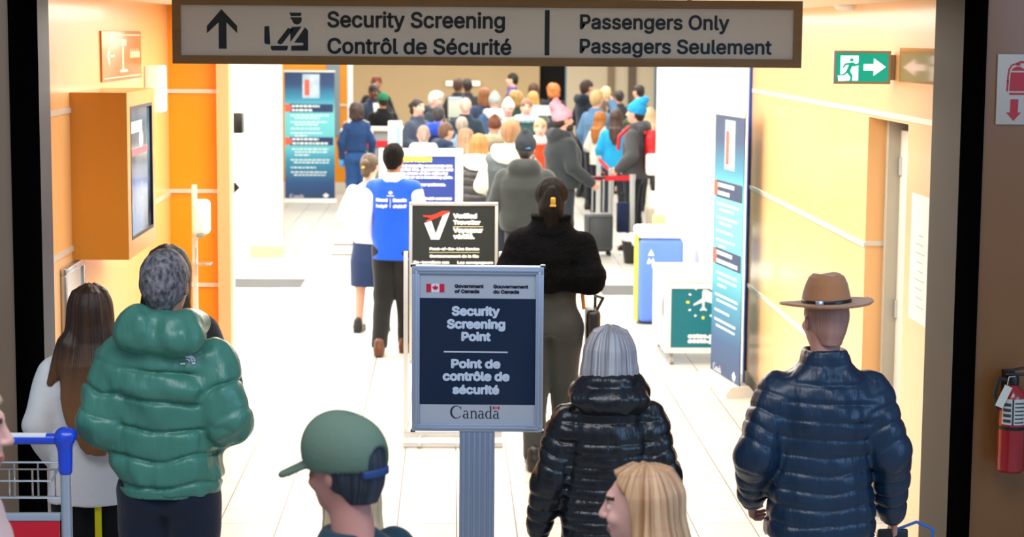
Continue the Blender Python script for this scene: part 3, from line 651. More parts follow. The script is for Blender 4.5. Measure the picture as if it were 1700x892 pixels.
lettering('header_lettering', [pl('Government', 755, 803, 471.5, 477.8, .09), pl('of Canada', 755, 796, 480, 486.3, .09), pl('Gouvernement', 819, 877, 472, 478.2, .09), pl('du Canada', 819, 862, 480.5, 486.8, .09)], M_NAVYINK, t, -.0155)
u0, v0 = pz(708, 485); u1, v1 = pz(738, 471); red, wh = flag_polys(u0, u1, v0, v1); marks('flag_field', wh, mat('flag_white', '#e9e4ea', .5), t, -.0142); marks('flag', red, M_RED, t, -.0155)
def canada(name, x, z, width, m, parent, y, red_m):
    P, adv = wordmark(); s = width/adv; marks(name, [[(x+a*s, z+c*s) for a, c in p] for p in P], m, parent, y, .0006)
    fx = x+3.36*s; red, wh = flag_polys(fx-.02*s, fx+.5*s, z+.74*s, z+.98*s); marks('flag', red, red_m, parent, y, .0006)
u0, v0 = pz(748, 694); canada('wordmark', u0, v0, 83*PY/FPX, M_NAVYINK, t, -.0145, M_RED)
u0, v0 = pz(873, 711); MB().span((u0, -.033, v0), (u0+.04, -.03, v0+.012)).build('maker_label', M_BLACK, t)
ps = MB(); ps.box((.0, 0, zb/2), (.155, .05, zb))
for k in range(6): ps.box((-.058+k*.0235, -.026, zb/2), (.014, .008, zb-.01), .003)
ps.build('post', mat('post_aluminium', '#8f9db6', .4, .3), t); MB().box((0, 0, .012), (.55, .40, .024), .006).build('base_plate', M_ALUB, t)

# ------------------------------------------------------------------ verified traveller sign
VY = 12.7; xv = at(753, 400, VY).x
t = thing('traveller_sign', 'charcoal floor sign with white tick logo standing behind the navy pedestal sign', 'sign', (xv, VY, 0))
vz = lambda px, py: (at(px, py, VY).x-xv, at(px, py, VY).z)
ztop = vz(753, 336)[1]; hw = .293; M_CHR = mat('chrome_frame', '#d5d8d6', .25, .5)
fr = MB(); fr.span((-hw, -.02, ztop-.022), (hw, .02, ztop), .003); fr.span((-hw, -.02, .55), (-hw+.02, .02, ztop-.022), .003); fr.span((hw-.02, -.02, .55), (hw, .02, ztop-.022), .003); fr.span((-hw, -.02, .53), (hw, .02, .55), .003); fr.build('frame', M_CHR, t)
MB().span((-hw+.02, -.012, .55), (hw-.02, .012, ztop-.022)).build('panel', mat('charcoal_vinyl', '#222928', .45), t)
for s in (-1, 1):
    MB().span((s*.315-.014, -.02, .03), (s*.315+.014, .02, vz(753, 418)[1]), .004).build('upright', M_CHR, t); MB().box((s*.22, -.12, .03), (.02, .26, .025), .004).build('foot', M_CHR, t)
MB().span((-.33, -.03, .03), (.33, .03, .075), .004).build('bottom_rail', M_CHR, t); MB().span((-.33, -.20, 0), (.33, -.12, .035), .004).build('base_bar', M_CHR, t)
def vl(s, xa, xb, tp, bs, w_): return (s, vz(xa, bs)[0], vz(xb, bs)[0], vz((xa+xb)/2, bs)[1], (bs-tp)*VY/FPX, w_)
lettering('lettering', [vl('Verified', 752, 792, 354, 363, .13), vl('Traveller', 752, 798, 365, 373.3, .13), vl('Voyageur', 752, 802, 377.8, 386.5, .13), vl('vérifié.', 752, 788, 388, 397, .13), vl('Front-of-the-Line Service', 713, 796, 410.5, 415.7, .13), vl('Contournement de la file', 713, 795, 422.5, 427.8, .13), vl('Co-travellers can', 686, 746, 432.5, 438, .13), vl('Les covoyageurs', 759, 819, 433, 438.5, .13)], M_WHITEP, t, -.0135)
z3 = lambda pts: [vz(660+x/2.177, 320+y/2.177) for x, y in pts]
marks('tick_logo', [z3([(97, 109), (122, 101), (138, 148), (163, 82), (189, 70), (151, 169), (121, 169)])], M_WHITEP, t, -.0128)
marks('swoosh_logo', [z3([(92, 81), (117, 82), (138, 76), (162, 65), (186, 65), (188, 70), (160, 82), (136, 93), (110, 103), (100, 102), (122, 91), (94, 86)])], mat('orange_red_vinyl', '#e0402c', .4), t, -.014)
marks('rule', [z3([(200, 121), (309, 121), (309, 124), (200, 124)]), z3([(114, 214), (296, 214), (296, 216.5), (114, 216.5)])], mat('olive_vinyl', '#c9cf9a', .5), t, -.0128)

# ------------------------------------------------------------------ attention sign further on
AY = 19.6; xa_ = at(699, 300, AY).x
t = thing('attention_sign', 'blue notice in a wide white frame standing beyond the man in the blue vest', 'sign', (xa_, AY, 0))
az = lambda px, py: (at(px, py, AY).x-xa_, at(px, py, AY).z)
hw = .425; zt = az(700, 247)[1]; zb = .62; w = .075; fr = MB()
for lo, hi in (((-hw, -.03, zb), (hw, .03, zb+w)), ((-hw, -.03, zt-w), (hw, .03, zt)), ((-hw, -.03, zb+w), (-hw+w, .03, zt-w)), ((hw-w, -.03, zb+w), (hw, .03, zt-w))): fr.span(lo, hi, .006)
fr.build('frame', mat('white_frame', '#e9e8e2', .4), t); MB().span((-hw+w, -.012, zb+w), (hw-w, .02, zt-w)).build('panel', mat('royal_blue_vinyl', '#26397f', .3), t)
MB().span((-.05, -.02, .02), (.05, .02, zb)).build('post', M_ALU, t); MB().box((0, 0, .012), (.6, .4, .024), .006).build('base_plate', M_ALU, t)
def al(s, xa, xb, tp, bs, w_): return (s, az(xa, bs)[0], az(xb, bs)[0], az((xa+xb)/2, bs)[1], (bs-tp)*AY/FPX, w_)
lettering('heading', [al('ATTENTION', 645, 717, 260.5, 269, .16)], mat('yellow_vinyl', '#ffe14a', .5), t, -.0135)
lettering('lettering', [al('Enhanced security measures are', 643, 751, 272.8, 277.6, .12), al('in effect for ALL passengers and', 643, 752, 279, 283.8, .12), al('may take place at the security', 643, 744, 285.5, 290, .12), al('checkpoint or at a boarding gate.', 643, 752, 291.8, 296.3, .12), al('Thank you for your patience.', 647, 740, 304, 308.7, .12), al('Des mesures de sûreté accrues', 643, 750, 327, 331.8, .12)], M_WHITEP, t, -.0135)

# ------------------------------------------------------------------ left wall fittings
t = thing('display_cabinet', 'deep maple box on the left wall holding a portrait display screen', 'display', (XL, 9.94, 1.54))
cw, cd, chh = .29, .92, .86; M_MAPLE2 = laminate('cabinet_maple', '#e08a1c', '#e6952a', .35)
cb = MB(); cb.span((0, 0, 0), (cw, .018, chh)); cb.span((0, cd-.018, 0), (cw, cd, chh)); cb.span((0, .018, chh-.018), (cw, cd-.018, chh)); cb.span((0, .018, 0), (cw, cd-.018, .018))
cb.span((cw-.03, .018, .018), (cw, .10, chh-.018)); cb.span((cw-.03, cd-.09, .018), (cw, cd-.018, chh-.018)); cb.span((cw-.03, .10, chh-.075), (cw, cd-.09, chh-.018)); cb.span((cw-.03, .10, .018), (cw, cd-.09, .09)); cb.build('cabinet_body', M_MAPLE2, t)
bz = MB(); y0, y1, za, zc = .10, cd-.09, .09, chh-.075
for lo, hi in (((cw-.03, y0, za), (cw+.002, y1, za+.018)), ((cw-.03, y0, zc-.018), (cw+.002, y1, zc)), ((cw-.03, y0, za+.018), (cw+.002, y0+.018, zc-.018)), ((cw-.03, y1-.018, za+.018), (cw+.002, y1, zc-.018))): bz.span(lo, hi)
bz.build('bezel', M_BLACK, t)
MB().span((cw-.035, y0+.018, za+.018), (cw-.012, y1-.018, zc-.018)).build('screen', mat('screen_glass', '#26333f', .12, spec=.5, vary=((1, 3, 3), '#6f8ba2', .12)), t)
sc_ = MB(); sc_.span((cw-.0119, .22, .52), (cw-.0112, .72, .555)); sc_.build('screen_red_bar', mat('screen_red', '#d94a5a', .3, emit=.6), t)
sc_ = MB(); sc_.span((cw-.0119, .2, .64), (cw-.0112, .55, .70)); sc_.ball((cw-.012, .52, .60), (.0006, .07, .05)); sc_.build('screen_caption', mat('screen_white', '#dfe8f2', .3, emit=.5), t)
t = thing('wall_plaque', 'bronze direction plaque fixed high on the left wall above the display box', 'plaque', (XL, 10.82, 2.43))
MB().span((0, 0, 0), (.012, 1.36, .285), .003).build('plate', mat('bronze_plate', '#a8732c', .3, .3), t)
mk = MB()
for z in (.018, .262): mk.span((.0121, .05, z-.003), (.0128, 1.31, z+.003))
mk.span((.0121, .22, .137), (.0128, .40, .149)); mk.prism([(0, 0)]*0 or [(.0121, .10), (.0121, .1401)], 0, 0) if False else None
mk.span((.0121, .62, .20), (.0128, .80, .235)); mk.span((.0121, .66, .06), (.0128, .71, .20)); mk.span((.0121, .58, .045), (.0128, .84, .06))
for i in range(15): mk.span((.0121, .94+i*.024, .125), (.0128, .954+i*.024, .125+(.055, .035, .04)[i % 3]))
mk.build('pictograms', mat('cream_vinyl', '#f0dcb4', .5), t)
MB().prism([(0, 0), (.10, .06), (.10, -.06)], .0121, .0128, lambda x, y, z: (y, .14+x, .143+z)).build('arrow', MATS['cream_vinyl'], t)
t = thing('emergency_light', 'white emergency light box mounted on the left wall near the orange corner', 'emergency light', (XL, 12.36, 2.2))
MB().span((0, 0, 0), (.105, .26, .30), .012).build('housing', M_WHITE, t); MB().span((.02, .27, .03), (.08, .255, .27)).build('lens', mat('lens_plastic', '#d8dcdc', .2), t)
t = thing('framed_notice', 'silver framed notice on the left wall below the display box', 'notice', (XL, 9.62, 1.03))
fr = MB(); L_, H_ = .50, .50
for lo, hi in (((0, 0, 0), (.03, L_, .035)), ((0, 0, H_-.035), (.03, L_, H_)), ((0, 0, .035), (.03, .035, H_-.035)), ((0, L_-.035, .035), (.03, L_, H_-.035))): fr.span(lo, hi, .004)
fr.build('frame', M_STEEL, t); MB().span((0, .035, .035), (.015, L_-.035, H_-.035)).build('paper', mat('notice_paper', '#dedbd2', .4), t)
t = thing('sanitizer_stand', 'white hand sanitizer dispenser on a slim steel stand before the orange wall', 'sanitizer dispenser', (at(330, 400, 12.7).x, 12.7, 0))
zt = at(330, 307, 12.7).z; MB().span((-.045, 0, .02), (-.01, .02, zt), .004).build('post', mat('stand_white', '#dcd9d0', .4, .2), t); MB().box((-.02, .02, .01), (.34, .34, .02), .005).build('base_plate', M_STEEL, t)
zd = at(338, 388, 12.7).z
MB().box((.025, -.05, zd+.115), (.115, .11, .23), .03, seg=3).build('dispenser_body', M_WHITE, t); MB().box((.025, -.09, zd-.004), (.05, .05, .02), .006).build('nozzle', M_GREYP, t)
zt2 = at(338, 436, 12.7).z; MB().box((.03, -.06, zt2), (.12, .12, .012), .004).tube([(-.02, 0, zt2+.10), (-.02, 0, zt2), (.03, -.04, zt2)], .006).build('drip_tray', M_STEEL, t)

# ------------------------------------------------------------------ right wall fittings
EY = 10.1; e0, e1 = at(1385, 84, EY), at(1478, 140, EY)
t = thing('exit_sign', 'lit green running man exit sign projecting from the right wall', 'exit sign', (e0.x, EY, e1.z))
W_, H_ = e1.x-e0.x, e0.z-e1.z-.0; w = .012; fr = MB()
for lo, hi in (((0, 0, 0), (W_, .05, w)), ((0, 0, H_-w), (W_, .05, H_)), ((0, 0, w), (w, .05, H_-w)), ((W_-w, 0, w), (W_, .05, H_-w))): fr.span(lo, hi)
fr.build('frame', mat('beige_metal', '#b9a98c', .4, .3), t)
MB().span((w, .006, w), (W_-w, .046, H_-w)).build('face_panel', mat('exit_green', '#0c9f86', .3, emit=.75), t)
MB().span((W_, .012, .02), (XR-e0.x, .04, H_-.02), .004).build('wall_bracket', MATS['beige_metal'], t)
ex = lambda pts: [((x-290)/182*(W_), (280-y)/116*(H_)) for x, y in pts]
M_EXW = mat('exit_white', '#ffffff', .3, emit=1.1)
marks('arrow', [ex([(386, 210), (418, 210), (418, 190), (457, 220), (418, 251), (418, 233), (386, 233)])], M_EXW, t, .0055)
marks('doorway', [ex([(312, 181), (369, 181), (369, 206), (360, 210), (352, 204), (340, 206), (326, 208), (318, 222), (322, 226), (330, 214), (338, 214), (330, 236), (322, 245), (312, 247)]), ex([(345, 240), (352, 250), (350, 268), (369, 268), (369, 215), (356, 219), (350, 218), (344, 232)]), ex([(304, 250), (312, 251), (326, 250), (334, 242), (344, 256), (342, 268), (306, 270)])], M_EXW, t, .0055)
marks('running_man_head', [ex([(347+6*math.cos(R(q)), 196+6*math.sin(R(q))) for q in range(0, 360, 30)])], MATS['exit_green'], t, .0042)
o = MB().span((XR-.006, 10.02-.86, at(1530, 138, 9.6).z), (XR, 10.0, at(1530, 80, 9.6).z)).build('sign_reflection', mat('brown_gloss_reflection', '#b98a52', .12, spec=.6)); tag(o, 'glossy brown rectangle standing in for the exit sign reflection on the right wall', 'reflection')  # thin glossy box standing in for the exit sign mirrored in the wall
t = thing('evacuation_notice', 'white evacuation plan with a thin red edge on the right wall by the door', 'notice', (XR-.006, 9.27, at(1540, 535, 9.45).z))
zz = at(1540, 325, 9.45).z-at(1540, 535, 9.45).z; MB().span((0, 0, 0), (.006, .36, zz)).build('paper', mat('plan_paper', '#f0ede2', .4), t); MB().span((-.001, -.004, -.004), (.003, .0, zz+.004)).build('red_edge', M_RED, t)
b_ = MB()
for k in range(9): b_.span((-.0008, .06+.02*(k % 3), zz*(.12+.07*k)), (0, .12+.02*(k % 4)+.08, zz*(.12+.07*k)+.006))
b_.build('plan_lines', mat('plan_grey', '#b9b6aa', .6), t)
o = MB().lathe([(.001, 0), (.085, 0), (.09, .012), (.075, .03), (.05, .035)][::-1] and [(.05, -.035), (.082, -.03), (.095, -.012), (.095, 0)], (at(1412, 10, 11.3).x, 11.3, 2.9)).build('smoke_detector', M_WHITE); tag(o, 'white round smoke detector on the ceiling above the exit sign', 'smoke detector')

# fire extinguisher and its sign on the dark front wall
FYY = 8.30; p0 = at(1674, 783, FYY)
t = thing('fire_extinguisher', 'red fire extinguisher with a hang tag hung on the brown front wall', 'fire extinguisher', (p0.x+.008, FYY, p0.z))
r = .062; hz = .38; cyl = MB().lathe([(.05, 0), (r, .012), (r, hz-.06), (r*.86, hz-.025), (r*.5, hz), (.02, hz+.012)]).build('cylinder', mat('extinguisher_red', '#8e1218', .25, coat=.4), t)
MB().lathe([(.02, hz+.008), (.024, hz+.012), (.024, hz+.04), (.016, hz+.06)]).build('valve', M_BLACK, t)
MB().box((.02, -.01, hz+.058), (.12, .018, .012), .004).box((.03, -.01, hz+.085), (.13, .018, .010), .004, Matrix.Rotation(R(-10), 3, 'Y')).build('lever', M_BLACK, t)
MB().tube([(-.02, -.01, hz+.03), (-.07, -.01, hz+.04), (-.085, -.01, hz-.03), (-.072, -.01, hz-.10)], .009).build('hose', M_RUBBER, t)
MB().lathe([(r+.001, hz-.185), (r+.003, hz-.182), (r+.003, hz-.172), (r+.001, hz-.17)]).build('strap', M_BLACK, t)
def onc(x, z, q=.0015): return (x, -math.sqrt(max((r+q)**2-x*x, 0)), z)
def curved(nm, xa, xb, za, zb_, m, q):
    n = 12; vs = [onc(xa+(xb-xa)*i/n, z, q) for z in (za, zb_) for i in range(n+1)]; me = bpy.data.meshes.new(nm); me.from_pydata(vs, [], [(i, i+1, n+2+i, n+1+i) for i in range(n)]); return link(nm, me, m, t)
curved('label', -.056, .04, hz-.16, hz-.045, mat('label_white', '#b9b6ae', .5), .0015)
for k in range(4): curved('label_print', -.052+.0*k, -.024, hz-.15+.024*k, hz-.136+.024*k, mat('label_ink', '#2c3440', .5), .002)
for k in range(6): curved('label_print', -.008, .034, hz-.152+.017*k, hz-.146+.017*k, MATS['label_ink'], .002)
curved('label_stripe', -.02, -.012, hz-.16, hz-.045, MATS['label_ink'], .0021)
tg = MB().box((-.062, -.07, hz-.03), (.035, .002, .10), 0, Matrix.Rotation(R(24), 3, 'Y')).build('inspection_tag', mat('tag_paper', '#c9c5b8', .6), t); MB().tube([(-.045, -.06, hz+.02), (-.03, -.03, hz+.05), (0, -.02, hz+.05)], .0018, 6).build('tag_string', MATS['tag_paper'], t)
MB().span((-.02, .05, hz-.06), (.02, 8.42-FYY, hz+.06)).build('wall_hook', M_BLACK, t)
s0 = at(1658, 90, 8.4); s1 = at(1658, 207, 8.4)
t = thing('extinguisher_sign', 'white sign with a red extinguisher symbol and down arrow on the brown front wall', 'sign', (s0.x, 8.412, s1.z))
H_ = s0.z-s1.z; W_ = .185; MB().box((W_/2, 0, H_/2), (W_, .006, H_), .002).build('plate', mat('sign_plate_white', '#aaa197', .5), t)
xs = lambda pts: [((x-435)/624*140*8.4/FPX, H_-(y-143)/522*H_) for x, y in pts]
M_SR = mat('sign_red', '#a3101c', .5)
marks('symbol', [xs([(534, 277), (650, 277), (650, 415), (528, 415)]), xs([(530, 428), (650, 428), (648, 444), (530, 444)]), xs([(538, 264), (552, 246), (575, 235), (600, 235), (625, 246), (645, 264)]), xs([(576, 205), (610, 190), (660, 200), (660, 212), (605, 208), (605, 226), (576, 228)]), xs(stroke([(580, 212), (540, 224), (522, 256), (516, 300), (514, 345)], 12)), xs([(508, 338), (523, 338), (519, 418), (505, 418)])], M_SR, t, -.0035)
marks('arrow', [xs([(540, 477), (600, 477), (598, 574), (622, 575), (568, 637), (510, 575), (540, 574)])], M_SR, t, -.0035)

# ------------------------------------------------------------------ cart, bins, stands on the right
CY = 15.75; c0 = at(1104, 600, CY)
t = thing('liquids_cart', 'white wheeled cart with a teal aeroplane clock panel by the right wall', 'cart', (c0.x, CY, 0))
W_, D_, z0, z1_ = .80, 1.05, .10, .735; M_CART = mat('cart_white', '#e9e9e4', .4); fr = MB(); w = .045
for x in (0, W_-w):
    for y in (0, D_-w): fr.span((x, y, z0), (x+w, y+w, z1_-.05), .004)
for z in (z0, z1_-.05-w):
    fr.span((w, 0, z), (W_-w, w, z+w)); fr.span((w, D_-w, z), (W_-w, D_, z+w)); fr.span((0, w, z), (w, D_-w, z+w)); fr.span((W_-w, w, z), (W_, D_-w, z+w))
fr.build('frame', M_CART, t); MB().box((W_/2, D_/2, z1_-.025), (W_+.02, D_+.02, .05), .012).build('top', M_CART, t)
M_TEAL = mat('teal_panel', '#0b6f7e', .35); MB().span((w, .01, z0+w), (W_-w, .02, z1_-.05-w)).build('front_panel', M_TEAL, t)
MB().span((.01, w, z0+w), (.02, D_-w, z1_-.05-w)).build('side_panel', mat('side_panel_blue', '#a9bcd6', .3, vary=((2, 2, 3), '#dfe3ea', .2)), t)
sp = MB(); sp.ball((.008, .30, .44), (.003, .045, .09)); sp.build('side_picture', mat('brown_picture', '#8a5b3a', .5), t)
sp = MB(); sp.span((.007, .48, .38), (.01, .54, .52)); sp.span((.007, .62, .36), (.01, .68, .50)); sp.span((.007, .78, .36), (.01, .84, .50)); sp.build('side_picture', M_WHITEP, t)
for x in (.06, W_-.06):
    for y in (.06, D_-.06): MB().cyl((x-.014, y, .035), (x+.014, y, .035), .035, 18).box((x, y, .085), (.035, .03, .03)).build('caster', mat('caster_grey', '#a8a49a', .5), t)
cz = lambda px, py: (at(px, py, CY).x-c0.x, at(px, py, CY).z)
z5 = lambda pts: [cz(1040+x/2.97, 330+y/2.97) for x, y in pts]
pl_ = [z5([(380, 448), (400, 450), (425, 466), (442, 490), (445, 527), (405, 512), (386, 508), (386, 536), (397, 548), (397, 555), (380, 551), (363, 555), (363, 548), (374, 536), (374, 514), (330, 530), (332, 520), (374, 492), (374, 460)])]
marks('aeroplane_logo', pl_, mat('cart_pale', '#d7e2e4', .5), t, .0095)
cx, cz_ = z5([(380, 512)])[0]; tk = []; ty = []
for k in range(12):
    a_ = R(30*k); rr = 78*CY/FPX/2.97; l = .010 if k % 3 else .013; ww = .008 if k % 3 else .011
    q = [(cx+math.sin(a_)*(rr+s*l)+math.cos(a_)*u*ww, cz_+math.cos(a_)*(rr+s*l)-math.sin(a_)*u*ww) for s, u in ((-1, -1), (-1, 1), (1, 1), (1, -1))]; (tk if k % 3 else ty).append(q)
marks('clock_ticks', tk, M_WHITEP, t, .0095); marks('hour_ticks', ty, mat('yellow_tick', '#e8dd3a', .5), t, .0095)
a_, z_a = z5([(302, 690)])[0]; b2 = a_+.335; lettering('lettering', [('catsa.gc.ca', a_, b2, z_a, .040, .18), ('acsta.gc.ca', a_, b2, z5([(302, 714)])[0][1], .040, .18)], M_WHITEP, t, .0088)

BY = 18.0; b0 = at(1062, 400, BY)
t = thing('recycling_bin', 'blue recycling bin with a white slotted lid behind the teal cart', 'bin', (b0.x+.21, BY+.25, 0))
MB().box((0, 0, .42), (.42, .50, .80), .05, seg=4).build('bin_body', mat('recycling_blue', '#5a82e8', .4), t); MB().box((0, 0, .865), (.45, .53, .09), .035, seg=3).build('lid', M_WHITE, t)
MB().box((-.01, .10, .912), (.14, .045, .006)).box((.04, -.08, .912), (.20, .05, .006)).build('lid_slot', mat('slot_green', '#1c8a4e', .5), t)
MB().span((-.225, -.20, .02), (-.213, .12, .84)).build('side_strip', mat('strip_yellow', '#d9d83a', .5), t)
marks('recycling_logo', [[(-.13, .66), (-.10, .72), (-.07, .66)], [(-.14, .58), (-.12, .64), (-.09, .585)], [(-.06, .58), (-.08, .64), (-.11, .585)]], M_WHITEP, t, -.2505)
t = thing('dispenser_stand', 'tall white sanitizer stand with a yellow panel behind the blue recycling bin', 'sanitizer dispenser', (at(1140, 400, 18.9).x-.20, 18.9, 0))
MB().span((-.02, -.02, .02), (.10, .02, at(1140, 312, 18.9).z), .02).build('back_panel', mat('stand_pale', '#dfe6ea', .4), t); MB().box((-.08, -.0, at(1115, 375, 18.9).z), (.12, .04, .22), .006).build('yellow_panel', mat('panel_yellow', '#e9e27a', .5), t)
MB().box((.02, -.06, at(1140, 400, 18.9).z), (.10, .09, .24), .02).build('dispenser_body', M_WHITE, t); MB().box((.04, 0, .01), (.3, .3, .02), .005).build('base_plate', M_STEEL, t)
w0 = on_floor(1048, 437); t = thing('waste_basket', 'small black waste basket with a clear bag beside the belt posts', 'bin', (w0.x, w0.y, 0))
MB().lathe([(.085, 0), (.12, .27), (.125, .29), (.118, .29), (.082, .01)]).build('basket', M_BLACK, t); V = Vol((-.2, -.2, .2), (.2, .2, .42), .012); V.ell((0, 0, .31), (.14, .14, .05), .02); V.ell((.05, -.12, .27), (.05, .03, .05), .02); V.warp(.02, 18); v_, q_ = V.mesh('bag'); link('bin_liner', to_mesh('bin_liner', v_, q_), mat('clear_bag', '#dfe4e6', .2, spec=.5), t)

# pull-up banners
def banner(label, loc, rz, w, h, group=None):
    t = thing('pull_up_banner', label, 'banner', loc, rz, group)
    V = MB().prism([(-w/2-.03, 0)]*0 + [(x, z) for x, z in ((-.11, 0), (.11, 0), (.115, .03), (.07, .085), (-.07, .085), (-.115, .03))], -w/2-.03, w/2+.03, lambda x, y, z: (y, x, z)); V.build('base', mat('banner_base', '#d6d6d0', .35, .3), t)
    m = bpy.data.materials.new('banner_print') if 'banner_print' not in MATS else MATS['banner_print']
    if 'banner_print' not in MATS:
        MATS['banner_print'] = m; m.use_nodes = True; nt = m.node_tree; N = nt.nodes; b = N['Principled BSDF']; b.inputs['Roughness'].default_value = .5
        tc = N.new('ShaderNodeTexCoord'); sx = N.new('ShaderNodeSeparateXYZ'); rp = N.new('ShaderNodeValToRGB'); mm = N.new('ShaderNodeMath'); mm.operation = 'DIVIDE'; mm.inputs[1].default_value = h
        nt.links.new(tc.outputs['Object'], sx.inputs[0]); nt.links.new(sx.outputs[2], mm.inputs[0]); nt.links.new(mm.outputs[0], rp.inputs[0]); nt.links.new(rp.outputs[0], b.inputs['Base Color'])
        for i, (p, c) in enumerate(((.04, '#1d3a66'), (.16, '#1f4a7c'), (.32, '#2c86a6'), (.44, '#5fbcc6'), (.70, '#6cc4c8'), (.80, '#2f86a8'), (.90, '#1d3f6c'), (.97, '#1a3560'))):
            e = rp.color_ramp.elements[i] if i < 2 else rp.color_ramp.elements.new(p); e.position = p; e.color = lin(c)
    MB().span((-w/2, -.004, .07), (w/2, .004, h)).build('printed_panel', m, t); MB().span((-w/2-.01, -.012, h-.01), (w/2+.01, .012, h+.02)).build('top_rail', MATS['banner_base'], t); MB().cyl((0, .03, .05), (0, .03, h), .012).build('pole', M_STEEL, t)
    X = lambda u: (u-.5)*w; Z = lambda v: h*(1-v)+.0
    MB().span((X(.36), -.0065, Z(.20)), (X(.70), -.004, Z(.02))).build('picture', mat('banner_picture', '#8fb0c4', .5, vary=((6, 6, 6), '#c8d2d8', .2)), t)
    MB().span((X(.40), -.008, Z(.18)), (X(.50), -.0065, Z(.06))).build('picture_bottle', mat('banner_orange', '#e05a45', .5), t)
    nv = mat('banner_navy', '#18305c', .5)
    for v in (.245, .495): MB().span((X(.10), -.006, Z(v+.062)), (X(.97), -.004, Z(v))).build('heading_band', nv, t); dsc = MB(); dsc.prism([(X(.05)+.075*math.cos(R(q)), Z(v+.031)+.062*math.sin(R(q))) for q in range(-70, 71, 14)]+[(X(.01), Z(v)), (X(.01), Z(v+.062))], -.007, -.004); dsc.build('heading_disc', MATS['banner_orange'], t)
    random.seed(3); M_BT = mat('banner_text', '#e8f4f4', .5)
    def ln_(v, a, b, hh, y=-.0072):
        x = X(a); tx = MB()
        while x < X(b): q = random.uniform(.03, .075); tx.span((x, y, Z(v)), (min(x+q, X(b)), y+.0015, Z(v)+hh)); x += q+.014
        tx.build('lettering', M_BT, t)
    for v, b in ((.268, .7), (.298, .55), (.518, .68), (.549, .86)): ln_(v, .15, b, .030)
    for v, a, b in ((.335, .12, .88), (.355, .2, .7), (.385, .12, .85), (.405, .2, .68), (.435, .12, .7), (.468, .12, .75), (.49, .2, .45), (.59, .14, .88), (.612, .2, .85), (.635, .2, .5), (.672, .12, .9), (.692, .18, .88), (.73, .12, .62), (.765, .12, .85), (.787, .18, .82)): ln_(v, a, b, .018)
    canada('wordmark', X(.10), Z(.955), .22, M_WHITEP, t, -.0045, M_RED)
    marks('leaf_emblem', [[(X(.82)+a*.06, Z(.945)+c*.06) for a, c in LEAF]], M_WHITEP, t, -.0045); return t
l0 = on_floor(514, 339); banner('blue pull-up banner facing the corridor before the far orange wall', (l0.x, l0.y+.1, 0), R(0), .80, 2.12)
r0 = on_floor(1212, 640); t = banner('blue pull-up banner seen at an angle by the right wall beside the cart', (2.13, 14.70, 0), R(-82), .80, 2.12)
# faint notice on the far white wall
t = thing('wall_poster', 'long pale poster of faint print on the white wall above the blue bin', 'poster', (XR+.02, 18.6, .95))
MB().span((-.006, 0, 0), (0, 3.0, 1.6)).build('sheet', mat('poster_white', '#eceae6', .5), t); b_ = MB()
for k in range(16): b_.span((-.008, .5+.1*(k % 3), .08+.095*k), (-.006, 1.9+.3*(k % 2), .11+.095*k))
b_.build('faint_print', mat('poster_grey', '#cfcfcd', .6), t)

# ------------------------------------------------------------------ belt posts
M_POST = mat('post_satin', '#c3c7c6', .3, .5); M_BELT = mat('belt_red', '#d3182a', .6)
def post(px, py, label):
    Y = 1.0; Y = (EYE-1.0)*FPX/(py-60-.0076*(px-750)); p = at(px, py, Y)
    t = thing('belt_post', label, 'belt post', (p.x, p.y, 0), 0, 'queue belt posts')
    MB().cyl((0, 0, .02), (0, 0, .93), .034, 20).build('tube', M_POST, t); MB().lathe([(.17, 0), (.17, .008), (.06, .03), (.04, .035)]).build('base', M_POST, t); MB().cyl((0, 0, .925), (0, 0, 1.0), .040, 20).build('head', M_POST, t); return p
pC = post(1050, 289, 'silver belt post nearest the waste basket'); pB = post(1015, 279, 'silver belt post left of the man with the red backpack'); pA = post(994, 258, 'silver belt post behind the suitcase of the man in the pink beanie')
pD = post(868, 290, 'silver belt post hidden behind the man in the grey hooded parka'); 
def belt(a, b, label):
    a, b = Vector((a.x, a.y, .955)), Vector((b.x, b.y, .955)); d = (b-a).normalized(); q = d.to_track_quat('X', 'Z').to_matrix()
    o = MB().box((a+b)/2, ((b-a).length-.08, .004, .062), 0, q).build('queue_belt', M_BELT); tag(o, label, 'belt', 'red queue belts')
belt(pC, pD, 'red belt stretched left from the post by the waste basket'); belt(pA, pB, 'short red belt running between two posts left of the red backpack')
# ------------------------------------------------------------------ people close to the camera
def put(name, V, m, root): v, q = V.mesh(name); return link(name, to_mesh(name, v, q), m, root)
# man in the green puffer jacket
Y = 7.4; p = at(283, 418, Y)
armsA = ((.222, -.045, 1.14), (.10, .19, 1.04), (-.222, -.045, 1.14), (-.10, .19, 1.04))
r_, A, Lg = person('grey-haired man seen from behind in a glossy green hooded puffer jacket', (p.x-.02, Y, 0), -4, p.z-.005, '#c08a78', armsA, 'stand', h=.007, yaw=-8)
V = top('puffer', A, .0062, (.112, .094, .062), .95, (.106, .010, .035), (.105, .009, .02), warp=.012); V.warp(.004, (30, 30, 12))
V.ell((0, -.118, 1.475), (.165, .082, .085), .03, nz=(16, .012)); V.ell((-.07, -.12, 1.49), (.08, .09, .085), .02, nz=(20, .01)); V.ell((.07, -.13, 1.465), (.09, .08, .07), .02, nz=(20, .01))
V.cap((-.10, .02, 1.49), (-.09, -.10, 1.50), .055, .06, .03); V.cap((.10, .02, 1.49), (.09, -.10, 1.50), .055, .06, .03); V.warp(.006, (26, 26, 14)); V.ell((0, .015, 1.58), (.07, .085, .085), .012, 's')
jk = put('jacket', V, nylon('#437f6e', .34), r_)
put('hem_band', Vol((-.26, -.24, .86), (.26, .24, .94), .006).loft([(.872, .176, .143), (.905, .180, .147)], .01), MATS['nylon_#437f6e'], r_)
